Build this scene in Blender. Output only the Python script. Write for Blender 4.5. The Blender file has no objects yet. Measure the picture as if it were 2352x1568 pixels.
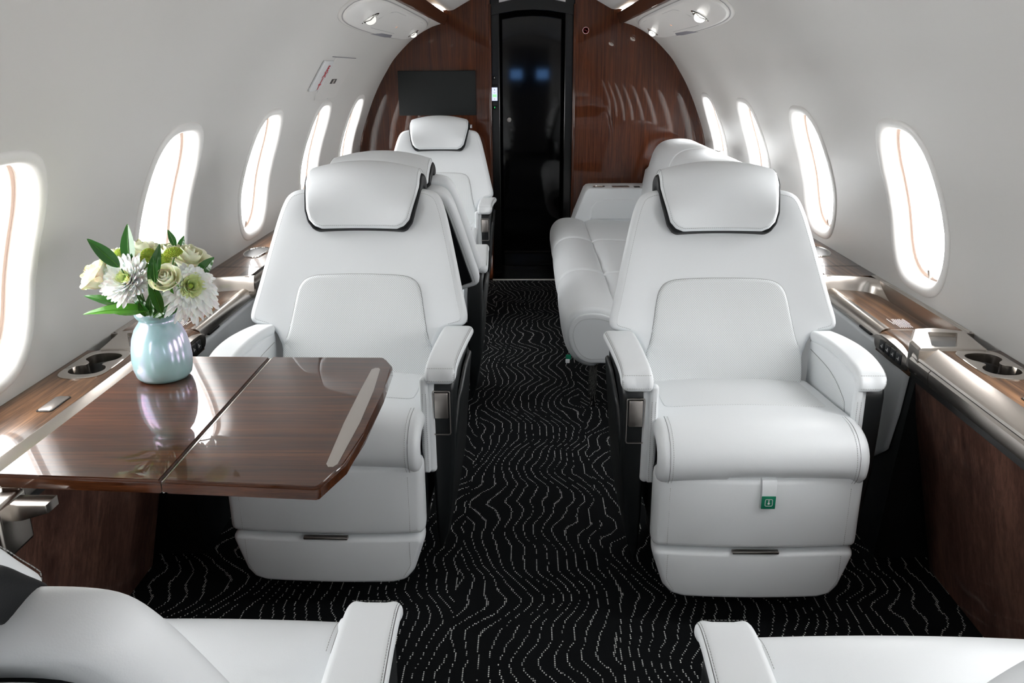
import bpy, bmesh, math, random
from mathutils import Vector, Matrix
from mathutils.geometry import delaunay_2d_cdt
random.seed(7)
S = bpy.context.scene
COL = S.collection
PI = math.pi

# ------------------------------------------------------------------ camera
cam_d = bpy.data.cameras.new('camera')
cam_d.sensor_width = 36.0
cam_d.lens = 1900.0 / 2352.0 * 36.0
cam_d.clip_start = 0.02
cam = bpy.data.objects.new('camera', cam_d)
COL.objects.link(cam)
_rt = Vector((0.99982055, 0.01799005, -0.00593565)); _dn = Vector((0, -0.31332674, -0.94964538)); _fw = Vector((-0.01894397, 0.94947497, -0.31327051))
_m = Matrix.Identity(4)
for i in range(3):
    _m[i][0] = _rt[i]; _m[i][1] = -_dn[i]; _m[i][2] = -_fw[i]
_m[0][3], _m[1][3], _m[2][3] = -.027, 0.0, 1.30
cam.matrix_world = _m
S.camera = cam

# ------------------------------------------------------------------ world, exposure
w = bpy.data.worlds.new('sky'); S.world = w; w.use_nodes = True
WORLD_STRENGTH = 7.8
bg = w.node_tree.nodes['Background']
bg.inputs[0].default_value = (1.0, 1.0, 0.99, 1); bg.inputs[1].default_value = WORLD_STRENGTH
vs = S.view_settings
vs.view_transform = 'Standard'; vs.look = 'None'; vs.gamma = 1.0; vs.use_curve_mapping = False
vs.exposure = 0.75
try:
    S.cycles.use_denoising = True
    S.cycles.max_bounces = 10; S.cycles.diffuse_bounces = 6; S.cycles.glossy_bounces = 5; S.cycles.transparent_max_bounces = 12
    S.cycles.sample_clamp_indirect = 6.0
    S.cycles.caustics_reflective = False; S.cycles.caustics_refractive = False
except Exception:
    pass

# ------------------------------------------------------------------ cabin section (right side), x as a function of height
SEC = [(1.112, .30), (1.102, .45), (1.094, .60), (1.088, .68), (1.068, .85), (1.045, .94), (1.015, 1.02), (.979, 1.108), (.934, 1.2), (.885, 1.28),
       (.824, 1.366), (.714, 1.470), (.614, 1.53), (.53, 1.557), (.46, 1.573)]
def _cr(p0, p1, p2, p3, t):
    return tuple(.5 * ((2 * b) + (-a + c) * t + (2 * a - 5 * b + 4 * c - d) * t * t + (-a + 3 * b - 3 * c + d) * t ** 3) for a, b, c, d in zip(p0, p1, p2, p3))
def spline(pts, n=8, closed=False):
    out = []; N = len(pts)
    rng = N if closed else N - 1
    for i in range(rng):
        if closed:
            q = [pts[(i + k) % N] for k in (-1, 0, 1, 2)]
        else:
            q = [pts[max(i - 1, 0)], pts[i], pts[i + 1], pts[min(i + 2, N - 1)]]
        for j in range(n):
            out.append(_cr(*q, j / n))
    if not closed: out.append(tuple(pts[-1]))
    return out
class Path:
    """arc-length parametrised 2-D path"""
    def __init__(s, pts):
        s.p = [tuple(p) for p in pts]; s.d = [0.0]
        for a, b in zip(s.p, s.p[1:]): s.d.append(s.d[-1] + math.dist(a, b))
        s.L = s.d[-1]
    def at(s, t):
        t = max(0.0, min(s.L, t)); i = 0
        import bisect
        i = min(max(bisect.bisect_right(s.d, t) - 1, 0), len(s.p) - 2)
        k = (t - s.d[i]) / max(s.d[i + 1] - s.d[i], 1e-9)
        a, b = s.p[i], s.p[i + 1]
        return (a[0] + (b[0] - a[0]) * k, a[1] + (b[1] - a[1]) * k)
    def tan(s, t):
        a = s.at(max(t - .006, 0)); b = s.at(min(t + .006, s.L))
        l = math.dist(a, b) or 1
        return ((b[0] - a[0]) / l, (b[1] - a[1]) / l)
WP = Path(spline(SEC, 10))
def s_of_z(z):
    lo, hi = 0.0, WP.L - .09
    for _ in range(40):
        m = (lo + hi) / 2
        if WP.at(m)[1] < z: lo = m
        else: hi = m
    return lo
def wallpt(side, Y, s, off=0.0):
    """point on the sidewall; off > 0 is into the cabin"""
    x, z = WP.at(s); t = WP.tan(s)
    nx, nz = -t[1], t[0]            # into the cabin for the right side (tangent points up)
    return (side * (x + nx * off), Y, z + nz * off)

# ------------------------------------------------------------------ materials
def newmat(name):
    m = bpy.data.materials.new(name); m.use_nodes = True
    nt = m.node_tree
    return m, nt, nt.nodes['Principled BSDF']
def setp(b, col=None, rough=None, metal=None, **k):
    if col is not None: b.inputs['Base Color'].default_value = (*col, 1)
    if rough is not None: b.inputs['Roughness'].default_value = rough
    if metal is not None: b.inputs['Metallic'].default_value = metal
    for a, v in k.items():
        b.inputs[a.replace('_', ' ')].default_value = v
def N(nt, typ, **k):
    n = nt.nodes.new(typ)
    for a, v in k.items(): setattr(n, a, v)
    return n
def noise(nt, vec, scale, detail=3, rough=.5):
    n = N(nt, 'ShaderNodeTexNoise'); n.inputs['Scale'].default_value = scale; n.inputs['Detail'].default_value = detail
    n.inputs['Roughness'].default_value = rough
    if vec is not None: nt.links.new(vec, n.inputs['Vector'])
    return n
def mapping(nt, scale=(1, 1, 1), rot=(0, 0, 0), loc=(0, 0, 0)):
    tc = N(nt, 'ShaderNodeTexCoord'); mp = N(nt, 'ShaderNodeMapping')
    mp.inputs['Scale'].default_value = scale; mp.inputs['Rotation'].default_value = rot; mp.inputs['Location'].default_value = loc
    nt.links.new(tc.outputs['Object'], mp.inputs['Vector'])
    return mp.outputs[0]
def ramp(nt, fac, stops):
    r = N(nt, 'ShaderNodeValToRGB')
    while len(r.color_ramp.elements) < len(stops): r.color_ramp.elements.new(.5)
    for e, (p, c) in zip(r.color_ramp.elements, stops):
        e.position = p; e.color = (*c, 1)
    nt.links.new(fac, r.inputs[0])
    return r
def math_n(nt, op, a, b=None, c=None):
    n = N(nt, 'ShaderNodeMath', operation=op)
    for i, v in enumerate((a, b, c)):
        if v is None: continue
        if isinstance(v, (int, float)): n.inputs[i].default_value = v
        else: nt.links.new(v, n.inputs[i])
    return n.outputs[0]
def bump(nt, b, h, strength, dist=.001):
    n = N(nt, 'ShaderNodeBump'); n.inputs['Strength'].default_value = strength; n.inputs['Distance'].default_value = dist
    nt.links.new(h, n.inputs['Height']); nt.links.new(n.outputs[0], b.inputs['Normal'])

def mat_plain(name, col, rough=.5, metal=0.0, nscale=None, nstr=.15, **k):
    m, nt, b = newmat(name); setp(b, col, rough, metal, **k)
    if nscale:
        n = noise(nt, mapping(nt), nscale, 4)
        bump(nt, b, n.outputs[0], nstr)
    return m
def mat_leather(name, col, rough=.42):
    m, nt, b = newmat(name); setp(b, col, rough)
    v = mapping(nt)
    n1 = noise(nt, v, 650, 2); n2 = noise(nt, v, 9, 2)
    s = math_n(nt, 'MULTIPLY_ADD', n2.outputs[0], 4.0, n1.outputs[0])
    bump(nt, b, s, .12, .0010)
    b.inputs['Specular IOR Level'].default_value = .4
    return m
def mat_perf(name, col, pitch=.0062):
    """leather with a lattice of punched holes"""
    m, nt, b = newmat(name); setp(b, col, .45)
    tc = N(nt, 'ShaderNodeTexCoord'); sx = N(nt, 'ShaderNodeSeparateXYZ')
    nt.links.new(tc.outputs['UV'], sx.inputs[0])
    u = math_n(nt, 'DIVIDE', sx.outputs[0], pitch); v = math_n(nt, 'DIVIDE', sx.outputs[1], pitch)
    a = math_n(nt, 'FRACT', math_n(nt, 'ADD', u, v)); c = math_n(nt, 'FRACT', math_n(nt, 'SUBTRACT', u, v))
    a = math_n(nt, 'SUBTRACT', a, .5); c = math_n(nt, 'SUBTRACT', c, .5)
    d = math_n(nt, 'SQRT', math_n(nt, 'ADD', math_n(nt, 'MULTIPLY', a, a), math_n(nt, 'MULTIPLY', c, c)))
    mk = math_n(nt, 'LESS_THAN', d, .24)
    mx = N(nt, 'ShaderNodeMix', data_type='RGBA'); mx.inputs[6].default_value = (*col, 1); mx.inputs[7].default_value = (.52, .53, .51, 1)
    nt.links.new(mk, mx.inputs[0]); nt.links.new(mx.outputs[2], b.inputs['Base Color'])
    bump(nt, b, math_n(nt, 'SUBTRACT', 1.0, mk), .35, .0008)
    return m
def mat_wood(name, stops, axis='Y', rough=.3, coat=.8, coat_rough=.02, grain=110, fine=420, spec=.1, band=.35, cior=1.5):
    m, nt, b = newmat(name)
    k = {'X': (.022, 1, 1), 'Y': (1, .022, 1), 'Z': (1, 1, .022)}[axis]
    v = mapping(nt, k)
    big = noise(nt, mapping(nt, tuple(x if x == 1 else .12 for x in k)), 5.5, 3)
    va = N(nt, 'ShaderNodeVectorMath', operation='MULTIPLY_ADD')
    nt.links.new(big.outputs[1], va.inputs[0]); va.inputs[1].default_value = (.06, .06, .06); nt.links.new(v, va.inputs[2])
    n1 = noise(nt, va.outputs[0], grain, 5, .65); n2 = noise(nt, va.outputs[0], fine, 3, .7); n3 = noise(nt, va.outputs[0], grain * .16, 3)
    s = math_n(nt, 'MULTIPLY_ADD', n1.outputs[0], .5, math_n(nt, 'MULTIPLY', n2.outputs[0], .25))
    s = math_n(nt, 'MULTIPLY_ADD', n3.outputs[0], band, s)
    r = ramp(nt, s, stops)
    nt.links.new(r.outputs[0], b.inputs['Base Color'])
    setp(b, rough=rough); b.inputs['Coat Weight'].default_value = coat; b.inputs['Coat Roughness'].default_value = coat_rough
    b.inputs['Coat IOR'].default_value = cior; b.inputs['Specular IOR Level'].default_value = spec
    return m
def mat_metal(name, col, rough, axis=None):
    m, nt, b = newmat(name); setp(b, col, rough, 1.0)
    if axis:
        k = {'X': (.02, 1, 1), 'Y': (1, .02, 1), 'Z': (1, 1, .02)}[axis]
        n = noise(nt, mapping(nt, k), 900, 2); bump(nt, b, n.outputs[0], .12, .0004)
    return m
def mat_emit(name, col, st):
    m, nt, b = newmat(name); setp(b, (0, 0, 0), .5)
    b.inputs['Emission Color'].default_value = (*col, 1); b.inputs['Emission Strength'].default_value = st
    return m
def mat_glass(name):
    m = bpy.data.materials.new(name); m.use_nodes = True; nt = m.node_tree; nt.nodes.clear()
    o = N(nt, 'ShaderNodeOutputMaterial'); mx = N(nt, 'ShaderNodeMixShader'); t = N(nt, 'ShaderNodeBsdfTransparent'); g = N(nt, 'ShaderNodeBsdfGlossy')
    g.inputs['Roughness'].default_value = .02; lw = N(nt, 'ShaderNodeLayerWeight'); lw.inputs[0].default_value = .5
    fr = N(nt, 'ShaderNodeMath', operation='MULTIPLY_ADD'); nt.links.new(math_n(nt, 'POWER', lw.outputs['Facing'], 5.0), fr.inputs[0]); fr.inputs[1].default_value = .8; fr.inputs[2].default_value = .03
    t.inputs[0].default_value = (.97, .98, 1, 1)
    nt.links.new(fr.outputs[0], mx.inputs[0]); nt.links.new(t.outputs[0], mx.inputs[1]); nt.links.new(g.outputs[0], mx.inputs[2]); nt.links.new(mx.outputs[0], o.inputs[0])
    return m
def mat_carpet():
    m, nt, b = newmat('carpet'); setp(b, (.006, .007, .008), .95)
    b.inputs['Specular IOR Level'].default_value = .15
    tc = N(nt, 'ShaderNodeTexCoord'); sep0 = N(nt, 'ShaderNodeSeparateXYZ'); nt.links.new(tc.outputs['Object'], sep0.inputs[0])
    CXs, CYs = .0042, .0064
    # snap to the tuft lattice
    jit = noise(nt, tc.outputs['Object'], 60, 1)
    gx = math_n(nt, 'FLOOR', math_n(nt, 'DIVIDE', sep0.outputs[0], CXs)); gy0 = math_n(nt, 'DIVIDE', sep0.outputs[1], CYs)
    gy = math_n(nt, 'FLOOR', gy0)
    cx = math_n(nt, 'MULTIPLY', math_n(nt, 'ADD', gx, .5), CXs); cy = math_n(nt, 'MULTIPLY', math_n(nt, 'ADD', gy, .5), CYs)
    # the runner in the aisle and the two side carpets are cut from different places of the roll
    side = math_n(nt, 'SUBTRACT', math_n(nt, 'GREATER_THAN', cx, .19), math_n(nt, 'LESS_THAN', cx, -.215))
    comb = N(nt, 'ShaderNodeCombineXYZ')
    nt.links.new(math_n(nt, 'MULTIPLY_ADD', side, 3.3, cx), comb.inputs[0]); nt.links.new(math_n(nt, 'MULTIPLY_ADD', side, .6, cy), comb.inputs[1])
    sq = N(nt, 'ShaderNodeVectorMath', operation='MULTIPLY'); nt.links.new(comb.outputs[0], sq.inputs[0]); sq.inputs[1].default_value = (.62, 1, 1)
    n1 = noise(nt, sq.outputs[0], 3.0, 0); n2 = noise(nt, sq.outputs[0], 8.0, 0); n3 = noise(nt, sq.outputs[0], 20, 1)
    ph = math_n(nt, 'MULTIPLY_ADD', n1.outputs[0], .26, math_n(nt, 'MULTIPLY', cx, 1.0))
    ph = math_n(nt, 'MULTIPLY_ADD', n2.outputs[0], .085, ph)
    ph = math_n(nt, 'MULTIPLY_ADD', n3.outputs[0], .014, ph)
    fr = math_n(nt, 'FRACT', math_n(nt, 'DIVIDE', ph, .032))
    line = math_n(nt, 'LESS_THAN', math_n(nt, 'ABSOLUTE', math_n(nt, 'SUBTRACT', fr, .5)), .058)
    fx = math_n(nt, 'SUBTRACT', math_n(nt, 'FRACT', math_n(nt, 'DIVIDE', sep0.outputs[0], CXs)), .5)
    fy = math_n(nt, 'SUBTRACT', math_n(nt, 'FRACT', gy0), .5)
    r2 = math_n(nt, 'ADD', math_n(nt, 'MULTIPLY', fx, fx), math_n(nt, 'MULTIPLY', fy, fy))
    dot = math_n(nt, 'LESS_THAN', r2, .14)
    wn = N(nt, 'ShaderNodeTexWhiteNoise'); nt.links.new(comb.outputs[0], wn.inputs[0])
    br = math_n(nt, 'MULTIPLY_ADD', wn.outputs[0], .6, .4)
    mk = math_n(nt, 'MULTIPLY', math_n(nt, 'MULTIPLY', line, dot), br)
    mx = N(nt, 'ShaderNodeMix', data_type='RGBA'); mx.inputs[6].default_value = (.0055, .0065, .0075, 1); mx.inputs[7].default_value = (.95, .97, .93, 1)
    nt.links.new(mk, mx.inputs[0]); nt.links.new(mx.outputs[2], b.inputs['Base Color'])
    nz = noise(nt, tc.outputs['Object'], 500, 2); bump(nt, b, math_n(nt, 'MULTIPLY_ADD', mk, .8, nz.outputs[0]), .6, .002)
    return m

M = {}
WHITE = (.805, .83, .845)
M['leather'] = mat_leather('white leather', WHITE)
M['perf'] = mat_perf('perforated white leather', WHITE)
M['black'] = mat_leather('black leather', (.006, .007, .008), .5); M['black'].node_tree.nodes['Principled BSDF'].inputs['Specular IOR Level'].default_value = .2
M['shell'] = mat_plain('dark seat shell', (.010, .012, .013), .38, nscale=800, nstr=.1)
M['stitch'] = mat_plain('grey stitching thread', (.27, .27, .26), .8, nscale=900)
M['seam'] = mat_plain('dark seam', (.16, .16, .155), .8, nscale=900)
M['wall'] = mat_plain('sidewall liner', (.655, .64, .615), .38, nscale=700, nstr=.06)
M['bezel'] = mat_plain('window bezel plastic', (.80, .785, .76), .30, nscale=300, nstr=.02)
M['shade'] = mat_plain('window shade track', (.58, .50, .45), .5, nscale=300, nstr=.05)
M['glass'] = mat_glass('window glass')
M['bulk'] = mat_wood('glossy bulkhead veneer', [(.36, (.026, .0065, .0025)), (.46, (.060, .0155, .0055)), (.57, (.105, .029, .010))], 'Z', grain=120, fine=350, band=.18, coat=.7)
M['rail'] = mat_wood('glossy ceiling rail veneer', [(.30, (.018, .006, .003)), (.5, (.05, .016, .007)), (.72, (.09, .032, .014))], 'Y', grain=60, fine=300, coat=.3)
M['ledge'] = mat_wood('satin ledge veneer', [(.45, (.030, .014, .007)), (.55, (.090, .043, .020)), (.66, (.20, .10, .048))], 'Y', grain=60, fine=300, coat=.55, coat_rough=.05, cior=1.4)
M['table'] = mat_wood('glossy table veneer', [(.44, (.032, .009, .003)), (.55, (.066, .020, .007)), (.66, (.12, .040, .013))], 'X', grain=120, fine=420, coat=.9, cior=1.48, coat_rough=.005)
M['dado'] = mat_wood('dark side panel veneer', [(.42, (.065, .031, .024)), (.53, (.115, .056, .042)), (.64, (.20, .098, .070))], 'Z', grain=70, fine=300, coat_rough=.03, coat=1.0, cior=1.85)
M['metal'] = mat_metal('champagne brushed metal', (.60, .55, .50), .24, 'Y')
M['metalz'] = mat_metal('brushed champagne handle', (.62, .57, .53), .3, 'Z')
M['chrome'] = mat_metal('polished chrome', (.75, .73, .70), .08)
M['door'] = mat_plain('black lacquer', (.004, .004, .0045), .05, nscale=3, nstr=.01)
M['darkframe'] = mat_plain('black door frame lacquer', (.004, .004, .004), .2, nscale=200, nstr=.02)
M['screen'] = mat_plain('matt black screen', (.013, .015, .015), .5, nscale=900, nstr=.05, Specular_IOR_Level=.2)
M['glassblk'] = mat_plain('grey touch glass', (.16, .16, .16), .12, nscale=50, nstr=.02)
M['button'] = mat_plain('black rubber button', (.02, .022, .025), .4, nscale=400)
M['well'] = mat_plain('black rubber cup well', (.006, .006, .006), .35, nscale=300)
M['greytxt'] = mat_plain('white printed lettering', (.85, .85, .85), .6, nscale=300)
M['red'] = mat_plain('red lettering', (.42, .004, .012), .5, nscale=300)
M['placard'] = mat_plain('satin placard plastic', (.70, .71, .72), .25, nscale=200, nstr=.02)
M['greylabel'] = mat_plain('slate grey label', (.22, .22, .25), .4, nscale=300)
M['groove'] = mat_plain('grey panel joint', (.34, .33, .33), .6, nscale=200)
M['green'] = mat_plain('green tag fabric', (.0, .19, .10), .6, nscale=900)
M['ceil'] = mat_plain('ceiling liner', (.62, .61, .60), .5, nscale=700, nstr=.05)
M['led'] = mat_emit('warm cove light', (1.0, .62, .28), 2.2)
M['lamp'] = mat_emit('lit reading lamp', (1.0, .98, .92), 4.0)
M['lampdim'] = mat_emit('dim reading lamp', (1.0, .98, .92), .6)
M['amber'] = mat_emit('amber indicator', (1.0, .45, .2), 1.0)
M['screenlit'] = mat_emit('lit lavender screen', (.50, .55, .95), 1.0)
M['screengrn'] = mat_emit('lit green screen field', (.30, .75, .35), .9)
M['greendot'] = mat_emit('green indicator', (.05, .9, .2), 1.0)
M['carpet'] = mat_carpet()
M['strip'] = mat_metal('threshold metal', (.9, .86, .78), .3)

# ------------------------------------------------------------------ mesh helpers
def mobj(name, verts, faces, mat, parent=None, smooth=True, ang=35, uvs=None):
    me = bpy.data.meshes.new(name); me.from_pydata([tuple(v) for v in verts], [], faces); me.update()
    if uvs is not None:
        ul = me.uv_layers.new(name='UV')
        for l in me.loops: ul.data[l.index].uv = uvs[l.vertex_index]
    bm = bmesh.new(); bm.from_mesh(me); bmesh.ops.recalc_face_normals(bm, faces=bm.faces); bm.to_mesh(me); bm.free()
    if smooth:
        me.polygons.foreach_set('use_smooth', [True] * len(me.polygons))
        if ang: me.set_sharp_from_angle(angle=math.radians(ang))
    me.materials.append(mat)
    o = bpy.data.objects.new(name, me); COL.objects.link(o)
    if parent is not None: o.parent = parent
    return o
class MB:
    def __init__(s): s.v = []; s.f = []
    def add(s, v, f):
        n = len(s.v); s.v += [tuple(p) for p in v]; s.f += [tuple(i + n for i in q) for q in f]; return s
    def grid(s, rows, closed_u=False, cap0=False, cap1=False):
        """rows: list of equal-length point rows"""
        n = len(rows[0]); v = [p for r in rows for p in r]; f = []
        for i in range(len(rows) - 1):
            for j in range(n if closed_u else n - 1):
                k = (j + 1) % n
                f.append((i * n + j, i * n + k, (i + 1) * n + k, (i + 1) * n + j))
        if cap0: f.append(tuple(range(n)))
        if cap1: f.append(tuple((len(rows) - 1) * n + j for j in reversed(range(n))))
        return s.add(v, f)
    def box(s, lo, hi, r=0.0, seg=2, mtx=None):
        bm = bmesh.new(); bmesh.ops.create_cube(bm, size=1)
        for v in bm.verts:
            v.co = Vector([(lo[i] + hi[i]) / 2 + v.co[i] * (hi[i] - lo[i]) for i in range(3)])
        if r > 0: bmesh.ops.bevel(bm, geom=bm.edges[:] + bm.verts[:], offset=r, segments=seg, affect='EDGES', profile=.5)
        if mtx is not None: bmesh.ops.transform(bm, matrix=mtx, verts=bm.verts)
        bm.verts.index_update()
        s.add([v.co[:] for v in bm.verts], [[v.index for v in f.verts] for f in bm.faces]); bm.free(); return s
    def prism(s, poly, ax, a, b, r=0.0, seg=2):
        """extrude a 2-D polygon along axis ax from a to b; poly coords are the other two axes in order"""
        def P(p, t):
            return {'X': (t, p[0], p[1]), 'Y': (p[0], t, p[1]), 'Z': (p[0], p[1], t)}[ax]
        bm = bmesh.new(); n = len(poly)
        A = [bm.verts.new(P(p, a)) for p in poly]; B = [bm.verts.new(P(p, b)) for p in poly]
        fa = bm.faces.new(A); fb = bm.faces.new(B[::-1])
        for i in range(n): bm.faces.new((A[i], B[i], B[(i + 1) % n], A[(i + 1) % n]))
        if r > 0:
            ed = [e for e in bm.edges if (e in fa.edges[:] or e in fb.edges[:])]
            bmesh.ops.bevel(bm, geom=ed, offset=r, segments=seg, affect='EDGES', profile=.5)
        bm.verts.index_update()
        s.add([v.co[:] for v in bm.verts], [[v.index for v in f.verts] for f in bm.faces]); bm.free(); return s
    def tube(s, pts, r, n=8, cap=True):
        pts = [Vector(p) for p in pts]; rows = []; up = None
        for i, p in enumerate(pts):
            t = (pts[min(i + 1, len(pts) - 1)] - pts[max(i - 1, 0)]).normalized()
            if up is None:
                up = Vector((0, 0, 1)) if abs(t.z) < .9 else Vector((1, 0, 0))
            a = (up - t * up.dot(t)).normalized(); up = a; b = t.cross(a)
            rr = r[i] if isinstance(r, (list, tuple)) else r
            rows.append([tuple(p + a * math.cos(2 * PI * j / n) * rr + b * math.sin(2 * PI * j / n) * rr) for j in range(n)])
        return s.grid(rows, True, cap, cap)
    def lathe(s, prof, c=(0, 0, 0), n=48, axis=None):
        q = Vector((0, 0, 1)).rotation_difference(Vector(axis).normalized()) if axis is not None else None
        rows = []
        for r, z in prof:
            row = []
            for j in range(n):
                v = Vector((r * math.cos(2 * PI * j / n), r * math.sin(2 * PI * j / n), z))
                if q: v = q @ v
                row.append(tuple(v + Vector(c)))
            rows.append(row)
        return s.grid(rows, True, prof[0][0] > 1e-5, prof[-1][0] > 1e-5)
    def build(s, name, mat, parent=None, smooth=True, ang=35):
        return mobj(name, s.v, s.f, mat, parent, smooth, ang)

def resample(poly, n):
    p = list(poly) + [poly[0]]; P = Path(p)
    return [P.at(P.L * i / n) for i in range(n)]
def rrect(x0, y0, x1, y1, r, k=6):
    """rounded rectangle outline; r may be a 4-tuple for (x0y0, x1y0, x1y1, x0y1)"""
    if not isinstance(r, (tuple, list)): r = (r,) * 4
    out = []
    for (cx, cy, a0, rr) in ((x0, y0, PI, r[0]), (x1, y0, 1.5 * PI, r[1]), (x1, y1, 0, r[2]), (x0, y1, .5 * PI, r[3])):
        sx = 1 if cx == x0 else -1; sy = 1 if cy == y0 else -1
        for i in range(k + 1):
            a = a0 + i / k * PI / 2
            out.append((cx + sx * rr + rr * math.cos(a), cy + sy * rr + rr * math.sin(a)))
    return out
def roundpoly(poly, rad, k=4):
    out = []; n = len(poly)
    for i in range(n):
        p = Vector(poly[i]); a = (Vector(poly[i - 1]) - p); b = (Vector(poly[(i + 1) % n]) - p)
        A = p + a.normalized() * rad; B = p + b.normalized() * rad
        for j in range(k + 1):
            t = j / k; q = A * (1 - t) ** 2 + p * 2 * t * (1 - t) + B * t * t; out.append((q.x, q.y))
    return out
def sym(half):
    """half outline from top centre down the +x side to bottom centre -> closed outline"""
    h = [p for p in half]
    return h + [(-x, y) for x, y in reversed(h) if abs(x) > 1e-6]
def chaikin(poly, it=2):
    for _ in range(it):
        q = []
        for i in range(len(poly)):
            a, b = poly[i], poly[(i + 1) % len(poly)]
            q += [(a[0] * .75 + b[0] * .25, a[1] * .75 + b[1] * .25), (a[0] * .25 + b[0] * .75, a[1] * .25 + b[1] * .75)]
        poly = q
    return poly
def offset_ring(poly, d):
    """move every point of the outline inward by d along the averaged normal"""
    n = len(poly); A = sum(poly[i][0] * poly[(i + 1) % n][1] - poly[(i + 1) % n][0] * poly[i][1] for i in range(n))
    sg = 1 if A > 0 else -1; out = []
    for i in range(n):
        a, b = poly[(i - 1) % n], poly[(i + 1) % n]
        tx, ty = b[0] - a[0], b[1] - a[1]; l = math.hypot(tx, ty) or 1
        out.append((poly[i][0] - sg * ty / l * d, poly[i][1] + sg * tx / l * d))
    return out
def puff(name, outline, mapf, mat, parent=None, tf=.03, tb=.03, r=.03, crown=0.0, n=120, K=6, nin=7, h0=0.0, back=True, ang=None):
    """upholstered shape: flat outline with rolled edges, mapped to 3-D by mapf(u, v, h)"""
    o = resample(outline, n); v = []; uv = []; f = []
    def ring(pts, h):
        for p in pts: v.append(mapf(p[0], p[1], h)); uv.append(p)
    base = [offset_ring(o, r * (1 - math.cos(j / K * PI / 2))) for j in range(K + 1)]
    cx = sum(p[0] for p in o) / n; cy = sum(p[1] for p in o) / n
    rings = []
    if back:
        inner = base[K]
        for j in range(K, 0, -1): rings.append((base[j], h0 - tb * math.sin(j / K * PI / 2)))
    for j in range(0, K + 1): rings.append((base[j], h0 + tf * math.sin(j / K * PI / 2)))
    for pts, h in rings: ring(pts, h)
    R_ = len(rings)
    for i in range(R_ - 1):
        for j in range(n):
            k = (j + 1) % n; f.append((i * n + j, i * n + k, (i + 1) * n + k, (i + 1) * n + j))
    # interior: even triangulation so that curvature stays smooth
    inner = base[K]; off = (R_ - 1) * n
    xs = [p[0] for p in inner]; ys = [p[1] for p in inner]
    g = max(max(xs) - min(xs), max(ys) - min(ys)) / (nin * 2.6)
    g = min(g, math.sqrt((max(xs) - min(xs)) * (max(ys) - min(ys))) / 9)
    segs = [(inner[i], inner[(i + 1) % n]) for i in range(n)]
    def inside(x, y):
        c = False
        for (x1, y1), (x2, y2) in segs:
            if (y1 > y) != (y2 > y) and x < (x2 - x1) * (y - y1) / (y2 - y1) + x1: c = not c
        return c
    def dist(x, y):
        d = 1e9
        for (x1, y1), (x2, y2) in segs[::2]:
            d = min(d, (x - x1) ** 2 + (y - y1) ** 2)
        return math.sqrt(d)
    pts = []; dd = []
    yy = min(ys) + g / 2; row = 0
    while yy < max(ys):
        xx = min(xs) + g / 2 + (g / 2 if row % 2 else 0)
        while xx < max(xs):
            if inside(xx, yy):
                d_ = dist(xx, yy)
                if d_ > g * .55: pts.append((xx, yy)); dd.append(d_)
            xx += g
        yy += g * .866; row += 1
    R0 = min(max(xs) - min(xs), max(ys) - min(ys)) / 2
    vi, ed, fi_, ov, oe, of = delaunay_2d_cdt([Vector(p) for p in inner] + [Vector(p) for p in pts], [], [tuple(range(n))], 1, 1e-7)
    idx = []
    for q, src in enumerate(ov):
        o_ = src[0] if src else None
        if o_ is not None and o_ < n: idx.append(off + o_)
        else:
            p = (vi[q].x, vi[q].y); d_ = dd[o_ - n] if o_ is not None else 0
            t_ = min(1, d_ / R0); hh_ = h0 + tf + crown * math.sin(t_ * PI / 2)
            v.append(mapf(p[0], p[1], hh_)); uv.append(p); idx.append(len(v) - 1)
    for fc in fi_: f.append(tuple(idx[i] for i in fc))
    if back: f.append(tuple(range(n)))
    return mobj(name, v, f, mat, parent, True, ang, uvs=uv)
def stitch(name, pts3, parent, dash=.0036, gap=.0018, r=.00042, solid=False, mat=None):
    """thread dashes laid along a 3-D polyline"""
    pts = [Vector(p) for p in pts3]; mb = MB(); r = min(r, .0005)
    if solid:
        mb.tube(pts, r, 5)
        return mb.build(name, mat or M['seam'], parent)
    d = [0]
    for a, b in zip(pts, pts[1:]): d.append(d[-1] + (b - a).length)
    def at(t):
        for i in range(len(pts) - 1):
            if d[i + 1] >= t:
                k = (t - d[i]) / max(d[i + 1] - d[i], 1e-9); return pts[i].lerp(pts[i + 1], k)
        return pts[-1]
    import bisect
    def at(t):
        i = min(max(bisect.bisect_right(d, t) - 1, 0), len(pts) - 2)
        k = (t - d[i]) / max(d[i + 1] - d[i], 1e-9); return pts[i].lerp(pts[i + 1], min(k, 1))
    t = 0
    while t + dash < d[-1]:
        a, b = at(t), at(t + dash)
        if (b - a).length > 1e-5: mb.tube([a, b], r, 4)
        t += dash + gap
    return mb.build(name, mat or M['stitch'], parent)

# ------------------------------------------------------------------ tagging
def thing(name, label, cat, loc=(0, 0, 0), rotz=0, group=None):
    o = bpy.data.objects.new(name, None); COL.objects.link(o); o.empty_display_size = .1
    o.location = loc; o.rotation_euler = (0, 0, rotz); o['label'] = label; o['category'] = cat
    if group: o['group'] = group
    return o
def tag(o, label, cat, group=None):
    o['label'] = label; o['category'] = cat
    if group: o['group'] = group
    return o
def struct(o):
    o['kind'] = 'structure'; return o
def copy_tree(o, parent=None):
    c = o.copy(); COL.objects.link(c); c.parent = parent
    for ch in list(o.children): copy_tree(ch, c)
    return c

# ================================================================== THE SETTING
Y0, Y1 = -1.42, 5.22        # span of the windowed liner
BY = 5.25                   # face of the far bulkhead
PITCH = .83; WC = 2.315
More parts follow.
